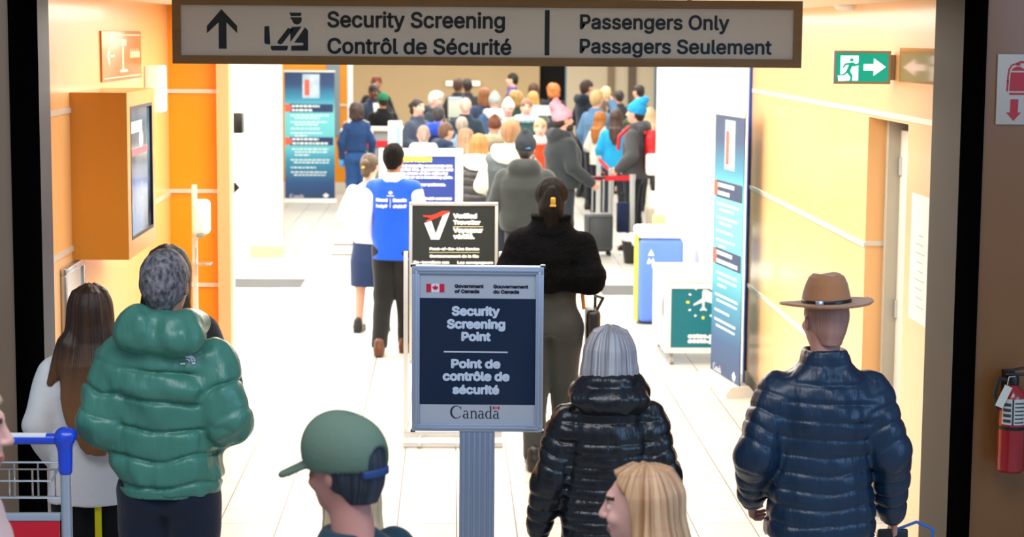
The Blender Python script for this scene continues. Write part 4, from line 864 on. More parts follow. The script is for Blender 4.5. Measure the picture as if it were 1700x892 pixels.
link('trousers', trousers(Lg, .011, (.108, .082, .066)), cloth('#161d2e'), r_); shoes(r_, Lg, M_BLACK)
link('hair', hair('short', .005, yaw=-8), mat('hair_salt_pepper', '#3c383b', .55, spec=.3, vary=((70, 70, 40), '#8d888d', .18), bump=((95, 95, 60), .8, .006)), r_)
lg = []
for k in range(3):
    pts = arc(.098, 1.375, .030-.008*k, .026-.0075*k, 90, 0, 8)
    pts2 = arc(.098, 1.375, .025-.008*k, .0215-.0075*k, 0, 90, 8); lg.append(pts+pts2)
vs, fs = [], []
for q in lg: fs.append(tuple(range(len(vs), len(vs)+len(q)))); vs += q
vs += [(.078, 1.371), (.128, 1.371), (.128, 1.366), (.078, 1.366)]; fs.append(tuple(range(len(vs)-4, len(vs))))
project('chest_emblem', vs, fs, M_WHITEP, r_, jk)
# dark-haired person half hidden beyond him
Y = 8.7; p = at(280, 427, Y)
r_, A, Lg = person('person with long black hair almost hidden beyond the green jacket', (p.x, Y, 0), -5, 1.74, '#c59078', 'front', 'stand', h=.011)
link('jacket', top_mesh(top('coat', A, .012, g=.9)), cloth('#2b2b30'), r_); link('trousers', trousers(Lg, .012), cloth('#20222a'), r_); shoes(r_, Lg, M_BLACK); link('hair', hair('verylong', .008), hairm('#16120f', '#2a221d'), r_)
# woman in white with long brown hair
Y = 8.05; p = at(150, 476, Y)
armsB = ((.215, -.02, 1.14), (.17, .13, .95), (-.235, -.05, 1.14), (-.19, .12, .95))
r_, A, Lg = person('woman with very long brown hair in a white coat behind the luggage trolley', (p.x, Y, 0), 4, p.z-.005, '#d9a58c', armsB, 'stand', h=.009, roll=4)
link('coat', top_mesh(top('long', A, .008, (.080, .070, .055), .95, hem=.79, warp=.009, wf=9), 'coat'), cloth('#e9e6e4'), r_)
tr = link('trousers', trousers(Lg, .011, (.112, .09, .085)), cloth('#0c0d10'), r_); shoes(r_, Lg, M_WHITE)
link('side_stripe', MB().box((.03, -.125, .62), (.03, .012, .38), .004).mesh('side_stripe'), cloth('#e8d913'), r_)
V = Vol((-.26, -.32, .98), (.26, .2, 1.86), .0055)
V.ell((0, -.018, 1.663), (.098, .115, .108), .02); V.loft([(1.03, .045, .016, .03, -.185), (1.12, .085, .03, .02, -.178), (1.28, .118, .046, .0, -.15), (1.42, .135, .062, 0, -.115), (1.52, .118, .085, 0, -.06), (1.62, .102, .11, 0, -.022), (1.73, .065, .08, 0, -.02)], .03, n=2.2)
V.cap((-.09, -.09, 1.50), (-.17, -.10, 1.34), .055, .02, .03)
V.put(lambda X, Y, Z: (Y-.045)-np.maximum(Z-1.66, 0)*.75+0*X, V.lo, V.lo+V.h*np.array(V.F.shape), op='i'); V.ell((0, .10, 1.57), (.069, .085, .125), .02, 's'); V.locks(.008, 5, 2.5); V.locks(.003, 14, 4)
v_, q_ = V.mesh('hair'); HB = hairm('#2a1a12', '#4a3020', .32, '#8a5c38'); link('hair', to_mesh('hair', v_, q_), HB, r_)
# grey bob woman in black puffer
Y = 7.2; p = at(1013, 543, Y)
armsG = ((.232, -.03, 1.13), (.262, .03, .90), (-.245, -.03, 1.13), (-.285, .05, .895))
r_, A, Lg = person('woman with a grey bob seen from behind in a black hooded puffer coat', (p.x, Y, 0), 0, p.z-.01, '#cf9c88', armsG, 'stand', h=.007, yaw=-4, hc=30)
TORSO['blackcoat'] = [(.70, .205, .165), (.95, .205, .155), (1.10, .188, .142), (1.27, .205, .148, 0, -.005), (1.34, .205, .135, 0, -.012), (1.41, .165, .112, 0, -.018), (1.46, .11, .095, 0, -.018), (1.5, .085, .085, 0, -.012)]
V = top('blackcoat', A, .0062, (.092, .074, .056), .97, None, (.062, .0042, 0), warp=.008)
V.put(lambda X, Y, Z: 0*X+0*Y+0*Z+.5, (0, 0, 0), (0, 0, 0)); F0 = V.F
gz = V.ax[2][None, None, :]; gx = V.ax[0][:, None, None]; gy = V.ax[1][None, :, None]
mask = (np.abs(gx) < .19) & (gz < 1.25) & (np.abs(V.F) < .03); V.F -= np.where(mask, .0034*puff(gz+.002*vnoise(gx*9+0*gz, gy*9+0*gz, gz*9+0*gx), .046), 0).astype(np.float32)
mask = (np.abs(gx) < .21) & (gz >= 1.25) & (gz < 1.42) & (np.abs(V.F) < .03); V.F -= np.where(mask, .0036*puff(gz-.02+0*gx, .085), 0).astype(np.float32)
for c, q in (((0, -.085, 1.545), (.135, .070, .052)), ((0, -.125, 1.475), (.165, .080, .062)), ((-.10, -.06, 1.50), (.07, .09, .05)), ((.10, -.06, 1.50), (.07, .09, .05))): V.ell(c, q, .018, nz=(18, .012))
V.ell((.165, -.02, 1.425), (.055, .04, .03), .02); V.warp(.004, (34, 34, 14)); V.ell((0, .02, 1.60), (.075, .09, .085), .012, 's')
put('coat', V, nylon('#12151c', .3), r_)
link('trousers', trousers(Lg, .012), cloth('#15171c'), r_); shoes(r_, Lg, M_BLACK)
V = Vol((-.2, -.2, 1.38), (.2, .2, 1.86), .005); V.ell((0, -.018, 1.665), (.098, .116, .108), .02)
V.loft([(1.49, .098, .07, 0, -.065), (1.53, .124, .095, 0, -.045), (1.60, .118, .112, 0, -.03), (1.68, .10, .113, 0, -.02), (1.74, .06, .08, 0, -.02)], .03, n=2.2)
V.put(lambda X, Y, Z: (Y-.04)-np.maximum(Z-1.66, 0)*.75+0*X, V.lo, V.lo+V.h*np.array(V.F.shape), op='i'); V.ell((0, .10, 1.58), (.068, .08, .12), .02, 's'); V.locks(.006, 6); V.locks(.003, 15, 4)
v_, q_ = V.mesh('hair'); link('hair', to_mesh('hair', v_, q_, HX(-4, 0)), hairm('#77737a', '#c0bdc2', .35), r_)
# man in the felt hat
Y = 7.2; p = at(1372, 455, Y)
armsI = ((.25, -.05, 1.13), (.30, .06, .875), (-.262, -.05, 1.13), (-.235, .14, .92))
r_, A, Lg = person('man in a tan felt hat and navy quilted puffer jacket seen from behind', (p.x+.0, Y, 0), 3, 1.755, '#c78f80', armsI, 'stand', h=.006, yaw=12, hc=45)
V = top('coat', A, .0062, (.094, .083, .058), 1.03, (.067, .0042, 0), (.067, .0042, 0), collar=.035, warp=.006, hem=.80); V.warp(.005, (26, 26, 9))
put('jacket', V, nylon('#0b2740', .36), r_); link('trousers', trousers(Lg, .012), cloth('#131722'), r_); shoes(r_, Lg, M_BLACK)
link('hair', hair('buzz', .006, yaw=12), hairm('#ab7a6c', '#b98a7c'), r_)
FELT = mat('felt_tan', '#a06a42', .85, sheen=.4, bump=((60, 60, 60), .3, .003), vary=((7, 7, 7), '#ae764a', .3))
hatc = PIV+rotm(12) @ (np.array((0, -.012, 1.675))-PIV)
V = Vol((-.22, -.26, -.06), (.22, .26, .20), .0045)
V.put(lambda X, Y, Z: np.maximum(np.abs(Z-.018-.55*X*X-.12*Y*Y+.02*Y)-.0048, (np.sqrt((X/.172)**2+(Y/.192)**2)-1)*.172), (-.19, -.2, -.03), (.19, .2, .06), .004)
V.loft([(.015, .088, .105), (.05, .087, .103), (.10, .078, .092), (.128, .066, .082), (.142, .045, .06)], .012, n=2.1)
V.cap((0, -.08, .158), (0, .09, .145), .018, .012, .03, op='s'); V.ell((.058, .075, .12), (.022, .04, .035), .03, 's'); V.ell((-.058, .075, .12), (.022, .04, .035), .03, 's'); V.ell((0, 0, -.03), (.078, .096, .05), .01, 's')
v_, q_ = V.mesh('hat'); Rh = rotm(12, -3, -2); h_ = link('hat', to_mesh('hat', v_ @ Rh.T+hatc, q_), FELT, r_)
V = Vol((-.12, -.14, -.01), (.12, .14, .07), .004); V.loft([(.024, .0905, .1075), (.045, .0895, .106)], .004, n=2.1); v_, q_ = V.mesh('hat_band'); hb = link('hat_band', to_mesh('hat_band', v_ @ Rh.T+hatc, q_), mat('band_leather', '#141519', .35), h_)
bk = MB().box((-.07, -.088, .036), (.028, .02, .026), .006).mesh('buckle'); bk.transform(Matrix(Rh.tolist()).to_4x4()); bk.transform(Matrix.Translation(hatc)); link('buckle', bk, M_STEEL, h_)
w_ = Vector(armsI[1])
t = thing('wallet_case', 'black case with a blue cord in the right hand of the hat man', 'case', (r_.location.x+.335, Y+.06, .70))
MB().box((-.03, .03, .02), (.12, .02, .17), .008).build('case_body', M_BLACK, t); MB().tube([(-.02, .03, .10), (.06, .02, .135), (.13, .03, .10), (.12, .03, .02)], .006).build('cord', mat('blue_cord', '#2a62b8', .5), t)
# woman in the black fleece
Y = 12.0; p = at(916, 291, Y)
armsJ = ((.228, -.06, 1.17), (.17, .17, 1.13), (-.228, -.06, 1.17), (-.17, .17, 1.13))
r_, A, Lg = person('woman with clipped-up black hair in a short black fleece jacket and grey trousers', (p.x, Y, 0), -4, p.z-.02, '#d2a088', armsJ, 'stroll', h=.009)
V = top('crop', A, .0085, (.112, .105, .075), 1.0, warp=.014, wf=12, hem=1.075); V.loft([(1.43, .125, .11, 0, -.03), (1.50, .115, .105, 0, -.025), (1.535, .125, .115, 0, -.03)], .03); V.warp(.004, 45); V.ell((0, .01, 1.57), (.085, .09, .07), .012, 's')
put('jacket', V, fleece('#090a0c'), r_); link('trousers', trousers(Lg, .010, (.112, .085, .062), seat=1.10, z1=1.10), cloth('#2b2e2d'), r_); shoes(r_, Lg, M_BLACK)
hr = link('hair', hair('clip', .006), hairm('#080707', '#14100f', .65), r_)
link('hair_clip', MB().box((.012, -.168, 1.625), (.03, .018, .05), .008).box((.012, -.172, 1.60), (.038, .02, .012), .004).mesh('hair_clip'), mat('gold_clip', '#c89a3c', .3, .6), hr)
t = thing('shoulder_bag', 'black shoulder bag with orange strap on the hip of the black fleece woman', 'bag', (p.x+.265, Y-.02, .72))
MB().box((0, 0, .16), (.085, .26, .26), .03, seg=3).build('bag_body', M_BLACK, t); MB().tube([(-.055, 0, .28), (-.07, 0, .42), (-.055, 0, .60)], .012).build('strap', mat('strap_orange', '#d08a2a', .6), t); MB().tube([(.02, -.06, .28), (.06, -.06, .36), (.02, .06, .36), (.02, .06, .28)], .010).build('handle', M_BLACK, t)
# man in the blue vest
Y = 16.3; p = at(654, 239, Y)
armsK = ((.245, -.02, 1.14), (.16, .19, 1.08), (-.25, -.05, 1.14), (-.20, .12, .96))
r_, A, Lg = person('man in a royal blue vest over a white shirt beyond the signs', (p.x, Y, 0), -10, p.z-.005, '#9a6a50', armsK, 'stroll', h=.011, yaw=-10)
link('shirt', top_mesh(top('shirt', A, .011, (.072, .064, .052), 1.02, collar=.03), 'shirt'), cloth('#f0efee'), r_)
TORSO['vest'] = [(.80, .182, .14), (.95, .182, .138), (1.12, .176, .132), (1.28, .195, .14, 0, -.005), (1.38, .19, .12, 0, -.01), (1.44, .135, .098, 0, -.015), (1.485, .075, .082, 0, -.01)]
V = top('vest', A, .009, g=1.0, sleeves=False, warp=.007); ve = put('vest', V, cloth('#0f55d6', .6), r_)
link('trousers', trousers(Lg, .012, (.108, .082, .066)), cloth('#17181a'), r_); shoes(r_, Lg, mat('brown_leather', '#5a3018', .4)); link('hair', hair('short', .007, yaw=-10), hairm('#0d0b0a', '#191412', .65), r_)
v2, f2 = lines_geo([('Need', -.125, -.022, 1.285, .030, .12), ('help?', -.125, -.022, 1.235, .030, .12), ('Besoin', .022, .130, 1.285, .030, .12), ("d'aide?", .022, .130, 1.235, .030, .12)])
project('lettering', [tuple(q) for q in v2], f2, M_WHITEP, r_, ve, .005)
v2 = [(-.002, 1.235), (.002, 1.235), (.002, 1.315), (-.002, 1.315)]; project('divider_line', v2, [(0, 1, 2, 3)], M_WHITEP, r_, ve, .005)
v2 = [(a*.024, 1.355+c*.022) for a, c in LEAF]; project('crown_emblem', v2+[(-.03, 1.332), (.03, 1.332), (.03, 1.338), (-.03, 1.338)], [tuple(range(len(v2))), tuple(range(len(v2), len(v2)+4))], M_WHITEP, r_, ve, .005)
# woman in navy skirt
Y = 17.5; p = at(630, 256, Y)
r_, A, Lg = person('woman in a white blouse and navy skirt beside the man in the blue vest', (at(614, 400, Y).x, Y, 0), -20, p.z, '#d3a28c', 'front', 'stand', h=.012)
link('blouse', top_mesh(top('shirt', A, .012, (.07, .062, .05), 1.0), 'blouse'), cloth('#f0efee'), r_); link('skirt', trousers(Lg, .012, skirt=.46), cloth('#1c2f55'), r_); shoes(r_, Lg, mat('black_leather', '#17181a', .4))
hr = link('hair', hair('bun', .008), hairm('#3a2b20', '#5a4530'), r_); link('hair_clip', MB().ball((0, -.163, 1.63), (.018, .010, .014)).mesh('hair_clip'), MATS['gold_clip'], hr)
# officer walking away on the left
Y = 29.8; p = at(592, 170, Y)
r_, A, Lg = person('officer in navy uniform walking away beside the far banner', (p.x, Y, 0), 3, p.z-.03, '#8a5a44', ((.255, -.03, 1.13), (.24, .05, .90), (-.255, -.06, 1.13), (-.245, 0, .89)), 'stroll', h=.012)
link('shirt', top_mesh(top('coat', A, .012, (.08, .066, .052), .95, hem=.99), 'shirt'), cloth('#1d3a66'), r_); link('trousers', trousers(Lg, .012, (.118, .09, .075), seat=1.1), cloth('#234a80'), r_); shoes(r_, Lg, MATS['black_leather']); link('hair', hair('curly', .01), hairm('#2e2321', '#46342f'), r_)
for s in (-1, 1): link('shoulder_patch', MB().box((s*.245, -.02, 1.31), (.035, .09, .10), .012, Matrix.Rotation(R(-14*s), 3, 'Y')).mesh('shoulder_patch'), cloth('#e6e8ea'), r_); link('epaulette', MB().box((s*.155, -.03, 1.475), (.12, .05, .012), .004, Matrix.Rotation(R(24*s), 3, 'Y')).mesh('epaulette'), cloth('#cfd6de'), r_)
for W in (A[1], A[3]): link('glove', MB().ball((W[0], W[1]+.02, W[2]-.09), (.045, .05, .09)).mesh('glove'), mat('blue_glove', '#3fa0e0', .5), r_)
# man in the green cap, close to the camera
Y = 4.9; p = at(575, 693, Y); RZ = 47
r_, A, Lg = person('man in a green baseball cap turned left close to the camera', (p.x, Y, 0), RZ, p.z-.025, '#c5897c', 'down', 'stand', h=.006, yaw=8, pitch=-4)
TORSO['tee'] = TORSO['shirt']; link('shirt', top_mesh(top('shirt', A, .009, (.068, .062, .052), .98), 'shirt'), cloth('#1d3a48'), r_); link('trousers', trousers(Lg, .014), cloth('#20242c'), r_); shoes(r_, Lg, M_BLACK)
link('hair', hair('short', .006, yaw=8, pitch=-4), hairm('#1e222c', '#3a4250'), r_)
V = Vol((-.16, -.17, 1.56), (.16, .27, 1.84), .0045); V.ell((0, -.012, 1.675), (.100, .118, .112), .01); V.ell((0, .03, 1.70), (.092, .085, .09), .03); V.put(lambda X, Y, Z: (1.625+.10*(Y+.12))-Z+0*X, V.lo, V.lo+V.h*np.array(V.F.shape), op='i')
V.ell((0, -.13, 1.66), (.042, .055, .042), .006, 's')
V.put(lambda X, Y, Z: np.maximum(np.abs(Z-1.662+X*X*3.6+.42*(Y-.1))-.0055, (np.sqrt((X/.088)**2+((Y-.095)/.115)**2)-1)*.085), (-.1, .02, 1.58), (.1, .22, 1.72), .006)
V.ell((0, -.012, 1.62), (.094, .112, .10), .004, 's')
v_, q_ = V.mesh('cap'); cp = link('cap', to_mesh('cap', v_, q_, HX(8, -4)), mat('cap_cotton', '#5f7466', .85, spec=.2, bump=((70, 70, 70), .4, .003)), r_)
V = Vol((-.12, -.17, 1.58), (.12, .0, 1.70), .004); V.put(lambda X, Y, Z: np.maximum(np.abs(np.sqrt((X/.094)**2+((Y+.012)/.112)**2)-1)*.1-.004, np.maximum(np.abs(Z-1.633)-.011, np.abs(X)-.055)), (-.07, -.15, 1.6), (.07, -.08, 1.67), .003); v_, q_ = V.mesh('cap_strap'); link('cap_strap', to_mesh('cap_strap', v_, q_, HX(8, -4)), mat('strap_navy', '#1c3a72', .6), cp)
link('button', MB().ball((0, -.012, 1.787), (.012, .012, .006)).mesh('button'), MATS['cap_cotton'], cp)
# blonde woman beyond the cap man
Y = 5.55; p = at(578, 800, Y)
r_, A, Lg = person('woman with long blonde hair mostly hidden beyond the man in the green cap', (p.x+.01, Y, 0), 8, 1.43, '#d8a890', 'down', 'stand', h=.011)
link('jacket', top_mesh(top('coat', A, .012, g=.85)), cloth('#cfc6bb'), r_); link('trousers', trousers(Lg, .014), cloth('#2a2e3c'), r_); shoes(r_, Lg, M_WHITE); link('hair', hair('long', .006), hairm('#b08d60', '#e6d2b0'), r_)
# girl with long blond hair, front centre
Y = 5.1; p = at(1062, 771, Y)
r_, A, Lg = person('girl with long strawberry blonde hair in profile at the bottom of the view', (p.x, Y, 0), 74, p.z-.015, '#e0aa9c', 'down', 'stand', h=.0055, yaw=2, pitch=-4)
link('jacket', top_mesh(top('coat', A, .010, g=.85)), cloth('#b9b2c8'), r_); link('trousers', trousers(Lg, .014), cloth('#2a2e3c'), r_); shoes(r_, Lg, M_WHITE)
V = Vol((-.24, -.28, 1.15), (.24, .2, 1.86), .005); V.ell((0, -.022, 1.665), (.100, .120, .108), .02)
V.loft([(1.20, .11, .04, 0, -.13), (1.34, .155, .075, 0, -.10), (1.48, .145, .105, 0, -.06), (1.58, .118, .112, 0, -.035), (1.68, .10, .115, 0, -.02), (1.74, .06, .08, 0, -.02)], .03, n=2.2)
V.put(lambda X, Y, Z: (Y-.008)-np.maximum(Z-1.64, 0)*.42+0*X, V.lo, V.lo+V.h*np.array(V.F.shape), op='i'); V.ell((0, .105, 1.57), (.07, .088, .13), .02, 's'); [V.ell((s*.10, .062, 1.585), (.055, .055, .115), .02, 's') for s in (-1, 1)]; V.ell((0, -.01, 1.70), (.010, .14, .12), .03, 's') if False else None
V.locks(.007, 5); V.locks(.003, 14, 4); v_, q_ = V.mesh('hair'); link('hair', to_mesh('hair', v_, q_, HX(2, -4)), hairm('#99663f', '#d9b08a', .3), r_)
# person at the left edge
Y = 5.0; nx = at(21, 735, Y)
r_, A, Lg = person('fair-haired person in profile cut off by the left edge of the view', (nx.x-.124, Y, 0), -88, nx.z+.15, '#dca79c', 'down', 'stand', h=.006, pitch=-3)
link('jacket', top_mesh(top('coat', A, .011, g=.9)), cloth('#d3b3b4'), r_); link('trousers', trousers(Lg, .014), cloth('#2a2e3c'), r_); shoes(r_, Lg, M_WHITE); link('hair', hair('long', .007, 0, -3), hairm('#b89a72', '#e2d0b4'), r_)

# luggage trolley
TY = 7.25; q0 = at(109, 770, TY); q1 = at(50, 729, TY)
t = thing('luggage_trolley', 'airport luggage trolley with a blue handle and red panel beside the white coat', 'trolley', (q0.x, TY, 0)); zh = q1.z
M_BLUE = mat('trolley_blue', '#1747d4', .3, coat=.4); W_ = .68
for x, nm in ((0, 'post'), (-W_, 'post')): MB().cyl((x, 0, .12), (x, 0, zh-.09), .021, 20).build(nm, M_ALU, t)
MB().cyl((-W_+.03, 0, zh), (-.03, 0, zh), .021, 20).build('handle_bar', M_BLUE, t); MB().span((-W_+.06, -.018, zh+.006), (-.07, .012, zh+.0225), .003).build('handle_label', M_WHITEP, t)
for s in (0, -W_):
    V = Vol((-.09, -.09, -.16), (.09, .09, .09), .006); V.ell((-.005, 0, .005), (.036, .042, .042), .02); V.cap((0, 0, 0), (.0, 0, -.12), .030, .027, .02); V.ell((.026, 0, .012), (.02, .036, .03), .012); v_, q_ = V.mesh('handle_end'); o = link('handle_end', to_mesh('handle_end', v_, q_), M_BLUE, t); o.location = (s, 0, zh)
zz = lambda py: at(60, py, TY).z
w_ = MB(); zs = [zz(768), zz(797), zz(827), zz(843)]
w_.tube([(-W_+.03, .0, zs[0]), (-.015, .0, zs[0]), (-.05, -.02, zs[1]), (-W_+.05, -.02, zs[1])], .0042); w_.tube([(-W_+.03, 0, zs[2]), (-.01, 0, zs[2])], .0042); w_.tube([(-W_+.03, .17, zs[3]), (-.04, .17, zs[3]), (-.01, .0, zs[2])], .0042)
for x in (-.195, -.105, -.285, -.375, -.465, -.555): w_.tube([(x, 0, zs[0]), (x, 0, zs[2]-.0), (x-.04, .17, zs[3])], .0038); w_.tube([(x+.03, .17, zs[3]), (x+.03, .17, zs[3]+.11)], .0038)
w_.tube([(-W_+.03, .17, zs[3]+.11), (-.04, .17, zs[3]+.11)], .0038); w_.build('wire_basket', M_STEEL, t)
MB().span((-W_+.02, -.012, zz(864)), (-.022, .012, zz(852)), .003).build('cross_bar', M_ALU, t); MB().span((-W_+.02, -.008, .52), (-.028, .008, zz(865)), .003).build('red_panel', mat('trolley_red', '#c60f28', .35), t)
MB().tube([(0, 0, .12), (0, -.85, .10), (-.2, -.95, .10), (-W_+.2, -.95, .10), (-W_, -.85, .10), (-W_, 0, .12)], .02, 12).build('base_frame', M_ALU, t); MB().span((-W_+.03, -.8, .10), (-.03, -.03, .115), .004).build('platform', M_ALU, t)
for x, y in ((0, 0), (-W_, 0), (-W_/2, -.93)): MB().cyl((x-.015, y, .06), (x+.015, y, .06), .06, 20).build('wheel', M_RUBBER, t)

# ------------------------------------------------------------------ the crowd waiting ahead
QG = 'passengers waiting in the queue'
def crowd(label, px, py, Y, rz, tp, hr, skin='#d3a088', arms='front', kind='coat', hood=0, g=1.0, pf=None, hat=None, extra=None, yaw=0, pitch=0, legc='#1e222b', fabric=cloth, grp=QG, dz=.02, hc='#3a2a1e'):
    p = at(px, py, Y); H = p.z-(dz+.05 if hat else dz); hh = .013
    r, A, L = person(label, (p.x, Y, 0), rz, H, skin, arms, 'stand', yaw, pitch, hh, hc, grp)
    key = ('top', kind, str(A), hood, g, pf); me = cached(key, lambda: top_mesh(top(kind, A, .014, (.088, .076, .058), g, pf, pf, hood=hood, collar=0 if hood else .02)))
    j = link('jacket', me, fabric(tp), r); link('trousers', cached(('tr', str(L)), lambda: trousers(L, .014)), cloth(legc), r); shoes(r, L, MATS['black_leather'])
    if hr: link('hair', cached(('hair', hr[0], yaw, pitch), lambda: hair(hr[0], .009, yaw, pitch)), hairm(*hr[1:]), r)
    if hat: link({'furcollar': 'fur_hood', 'hoodup': 'hood'}.get(hat[0], hat[0] if hat[0] in ('beanie', 'cap') else 'hat'), cached(('hair', hat[0], yaw, pitch), lambda: hair(hat[0], .009, yaw, pitch)), knit(hat[1]), r)
    if extra: link(extra[0], cached(('hair', extra[1], yaw, pitch), lambda: hair(extra[1], .009, yaw, pitch)), cloth(extra[2]) if extra[0] != 'beard' else hairm(extra[2]), r)
    return r
P1 = crowd('officer with shaved head in navy uniform and white shirt looking down behind the desk', 619, 138, 33.6, 205, '#22344c', ('buzz', '#1d1614'), '#5d3a2c', 'front', pitch=-18)
link('shirt_front', MB().prism([(-.06, 1.45), (.06, 1.45), (.02, 1.15), (-.02, 1.15)], .152, .14).mesh('shirt_front'), cloth('#eceef0'), P1)
crowd('person with short auburn hair standing behind the officer at the desk', 625, 126, 36.4, 190, '#101114', ('crop', '#5a2d1c', '#6e3a26'), '#8a5a44')
crowd('person in black coat and green cap raising an arm at the desk', 635, 149, 32.4, 25, '#0c0d10', ('short', '#2a1f1a'), '#b98a66', 'raise', kind='long', hat=('cap', '#2f7d5c'), g=1.1)
crowd('woman with tied dark hair in a slate jacket at the left of the queue', 694, 163, 28.4, -130, '#3b4456', ('bun', '#241c1a', '#38302c'), '#e0b09c')
crowd('white-haired man bending right in a dark jacket near the queue front', 722, 151, 30.6, -120, '#2c3640', ('crop', '#e8e4de', '#f6f3ee'), '#e0aa98', hood=1, pitch=-12)
crowd('dark-haired man with a bright blue collar seen from behind', 728, 174, 26.4, -8, '#202f4c', ('short', '#2e2a2a', '#4a4442'), '#d8a690', extra=('collar', 'furcollar', '#2446b8'))
crowd('child in a blue jacket with a fluffy white hood', 703, 206, 23.2, 5, '#26408c', ('buzz', '#8a7468', '#b09c90'), '#d8a690', hat=('furcollar', '#f4f2ee'), dz=-.03)
crowd('brown-haired boy turned right in a navy hooded jacket', 741, 202, 24.2, -60, '#2c3c56', ('short', '#5e4434', '#7c5e4a'), '#dcab94', hood=1)
crowd('person with grey-brown short hair behind the fair-haired girl', 767, 193, 25.6, -6, '#7a93a8', ('short', '#8d7f74', '#b7aa9c'), '#e0b09c')
crowd('girl with long light brown hair above the blue notice', 773, 212, 22.5, 10, '#2f3a44', ('long', '#775640', '#a07e62'), '#e0b09c', kind='puffer', fabric=nylon)
crowd('balding man in a dark jacket seen from behind in mid queue', 773, 160, 28.8, -2, '#20303c', ('fringe', '#c7a694', '#d6b8a6'), '#e2ae9c')
crowd('person with dark brown hair under the left wall light at the back', 761, 129, 36.6, -30, '#20262c', ('short', '#33211a', '#442e24'), '#6e4634')
crowd('person with black hair standing beside the brown-haired one under the wall lights', 776, 131, 38.2, 10, '#23282c', ('crop', '#15110f', '#221b18'), '#6e4634')
crowd('person with chestnut hair behind the grey hooded figure', 804, 145, 34.5, 8, '#2c3a54', ('bob', '#6a4027', '#8a5a38'), '#d8a690')
crowd('person in a grey hat and pale hood over a blue jacket', 821, 150, 31.0, 4, '#3f5f86', None, '#d8a690', hat=('beanie', '#a9afad'), extra=('hood', 'furcollar', '#d4dbe0'))
crowd('person in a white hat facing back down the queue', 844, 161, 29.4, 178, '#aebfc4', ('short', '#d8cfc0'), '#e6a898', hat=('beanie', '#f3f0ec'))
crowd('short-haired man with a pale blue collar facing the camera in the queue', 874, 163, 28.0, 182, '#2c4a48', ('short', '#7a5a40', '#94705a'), '#e2a894', extra=('scarf', 'furcollar', '#b7cfe6'))
crowd('person in a fuzzy brown hat with a tan collar', 821, 188, 25.2, 2, '#4c5a66', None, '#d8a690', hat=('beanie', '#6b4534'), extra=('scarf', 'furcollar', '#a49a80'))
crowd('blonde woman in a shiny black puffer with a white fleece hood', 796, 221, 20.8, -14, '#2b2729', ('bob', '#7d5228', '#a8743c'), '#e0b09c', kind='puffer', fabric=nylon, pf=(.09, .014, 0), hat=('furcollar', '#efece2'), dz=-.03)
K2 = crowd('brown-haired person in a cream hoodie under a dark vest', 848, 197, 19.3, -12, '#ddd8c2', ('crop', '#6a4a30', '#936c48'), '#dcab94', fabric=fleece, kind='puffer', extra=('hood', 'furcollar', '#e6e2cf'))
V = top('vest', ARMS['front'], .014, g=1.24, sleeves=False); put('vest', V, nylon('#2f3b3f'), K2)
crowd('child with fair hair in an orange-red top facing back', 897, 196, 24.3, 178, '#d84a26', ('short', '#b99c70', '#d2ba90'), '#e8b8a4', fabric=cloth, extra=('collar', 'furcollar', '#ece4dc'), kind='shirt')
crowd('person in purple with black hair turned left at the back wall', 850, 121, 40.0, 85, '#5c4a86', ('short', '#15110f'), '#dcab94')
crowd('person with blond wavy hair in a green coat behind the white hat', 856, 151, 33.4, 0, '#2c4438', ('curly', '#94713c', '#b8955c'), '#e0b09c')
crowd('person with honey-coloured hair left of the white board', 885, 151, 35.2, 0, '#5a5f5c', ('bob', '#a67c40', '#c09a5c'), '#e0b09c')
crowd('person with dark brown hair in front of the tan back wall', 886, 137, 38.6, 0, '#1c1d20', ('bob', '#3e2418', '#523426'), '#d8a690')
crowd('person with curly ginger hair before the black doorway', 918, 139, 38.0, 15, '#1a1a1c', ('curly', '#a65c2c', '#c27a44'), '#e0b09c')
crowd('person in a pink and red patterned head covering', 922, 162, 29.2, 20, '#26282e', ('ponytail', '#b06a70', '#d89098'), '#e2a894', hat=('beanie', '#d27a84'))
crowd('man with dark hair in a navy hooded top looking right', 975, 131, 32.5, -62, '#131c2c', ('short', '#2e2019', '#45322a'), '#d09a80', hood=1)
crowd('fair-haired person in a denim jacket raising a hand', 991, 150, 30.2, -40, '#54799c', ('crop', '#a88350', '#c8a878'), '#dcab94', 'raise')
crowd('blond person at the back beyond the raised hand', 1006, 144, 35.4, -20, '#4a5560', ('crop', '#bfa070', '#dcc498'), '#e0b09c')
crowd('dark-haired person at the back beside the pilasters', 1028, 150, 36.8, 20, '#2a2a2e', ('crop', '#1d1816', '#2e2724'), '#c89078')
crowd('person in a flat dark cap behind the brown-haired woman', 1019, 164, 33.4, -100, '#3c4654', ('short', '#2a221e'), '#d8a690', hat=('cap', '#333b46'))
crowd('black-haired man at the right rear of the queue', 1060, 140, 35.6, 50, '#5a6a50', ('short', '#17120f', '#2a211c'), '#d8a690')
crowd('brown-haired woman in a pale denim jacket turned right', 1000, 165, 31.0, -65, '#6f93ae', ('bob', '#5e4a3a', '#7c6652'), '#dcab94', 'reach')
crowd('girl with long ginger hair in a white jacket', 998, 184, 29.3, -48, '#e9e2d6', ('long', '#8a4c1c', '#b0702f'), '#e6b8a4', fabric=fleece)
crowd('woman with long dark hair in a teal sweater', 1024, 181, 28.2, -15, '#1c93c4', ('long', '#33221a', '#4a342a'), '#d8a690', 'down', kind='coat')
crowd('person with long fair hair by the white wall corner', 1079, 178, 30.0, -10, '#d9c6b4', ('long', '#c29c70', '#dcc09a'), '#e0b09c')
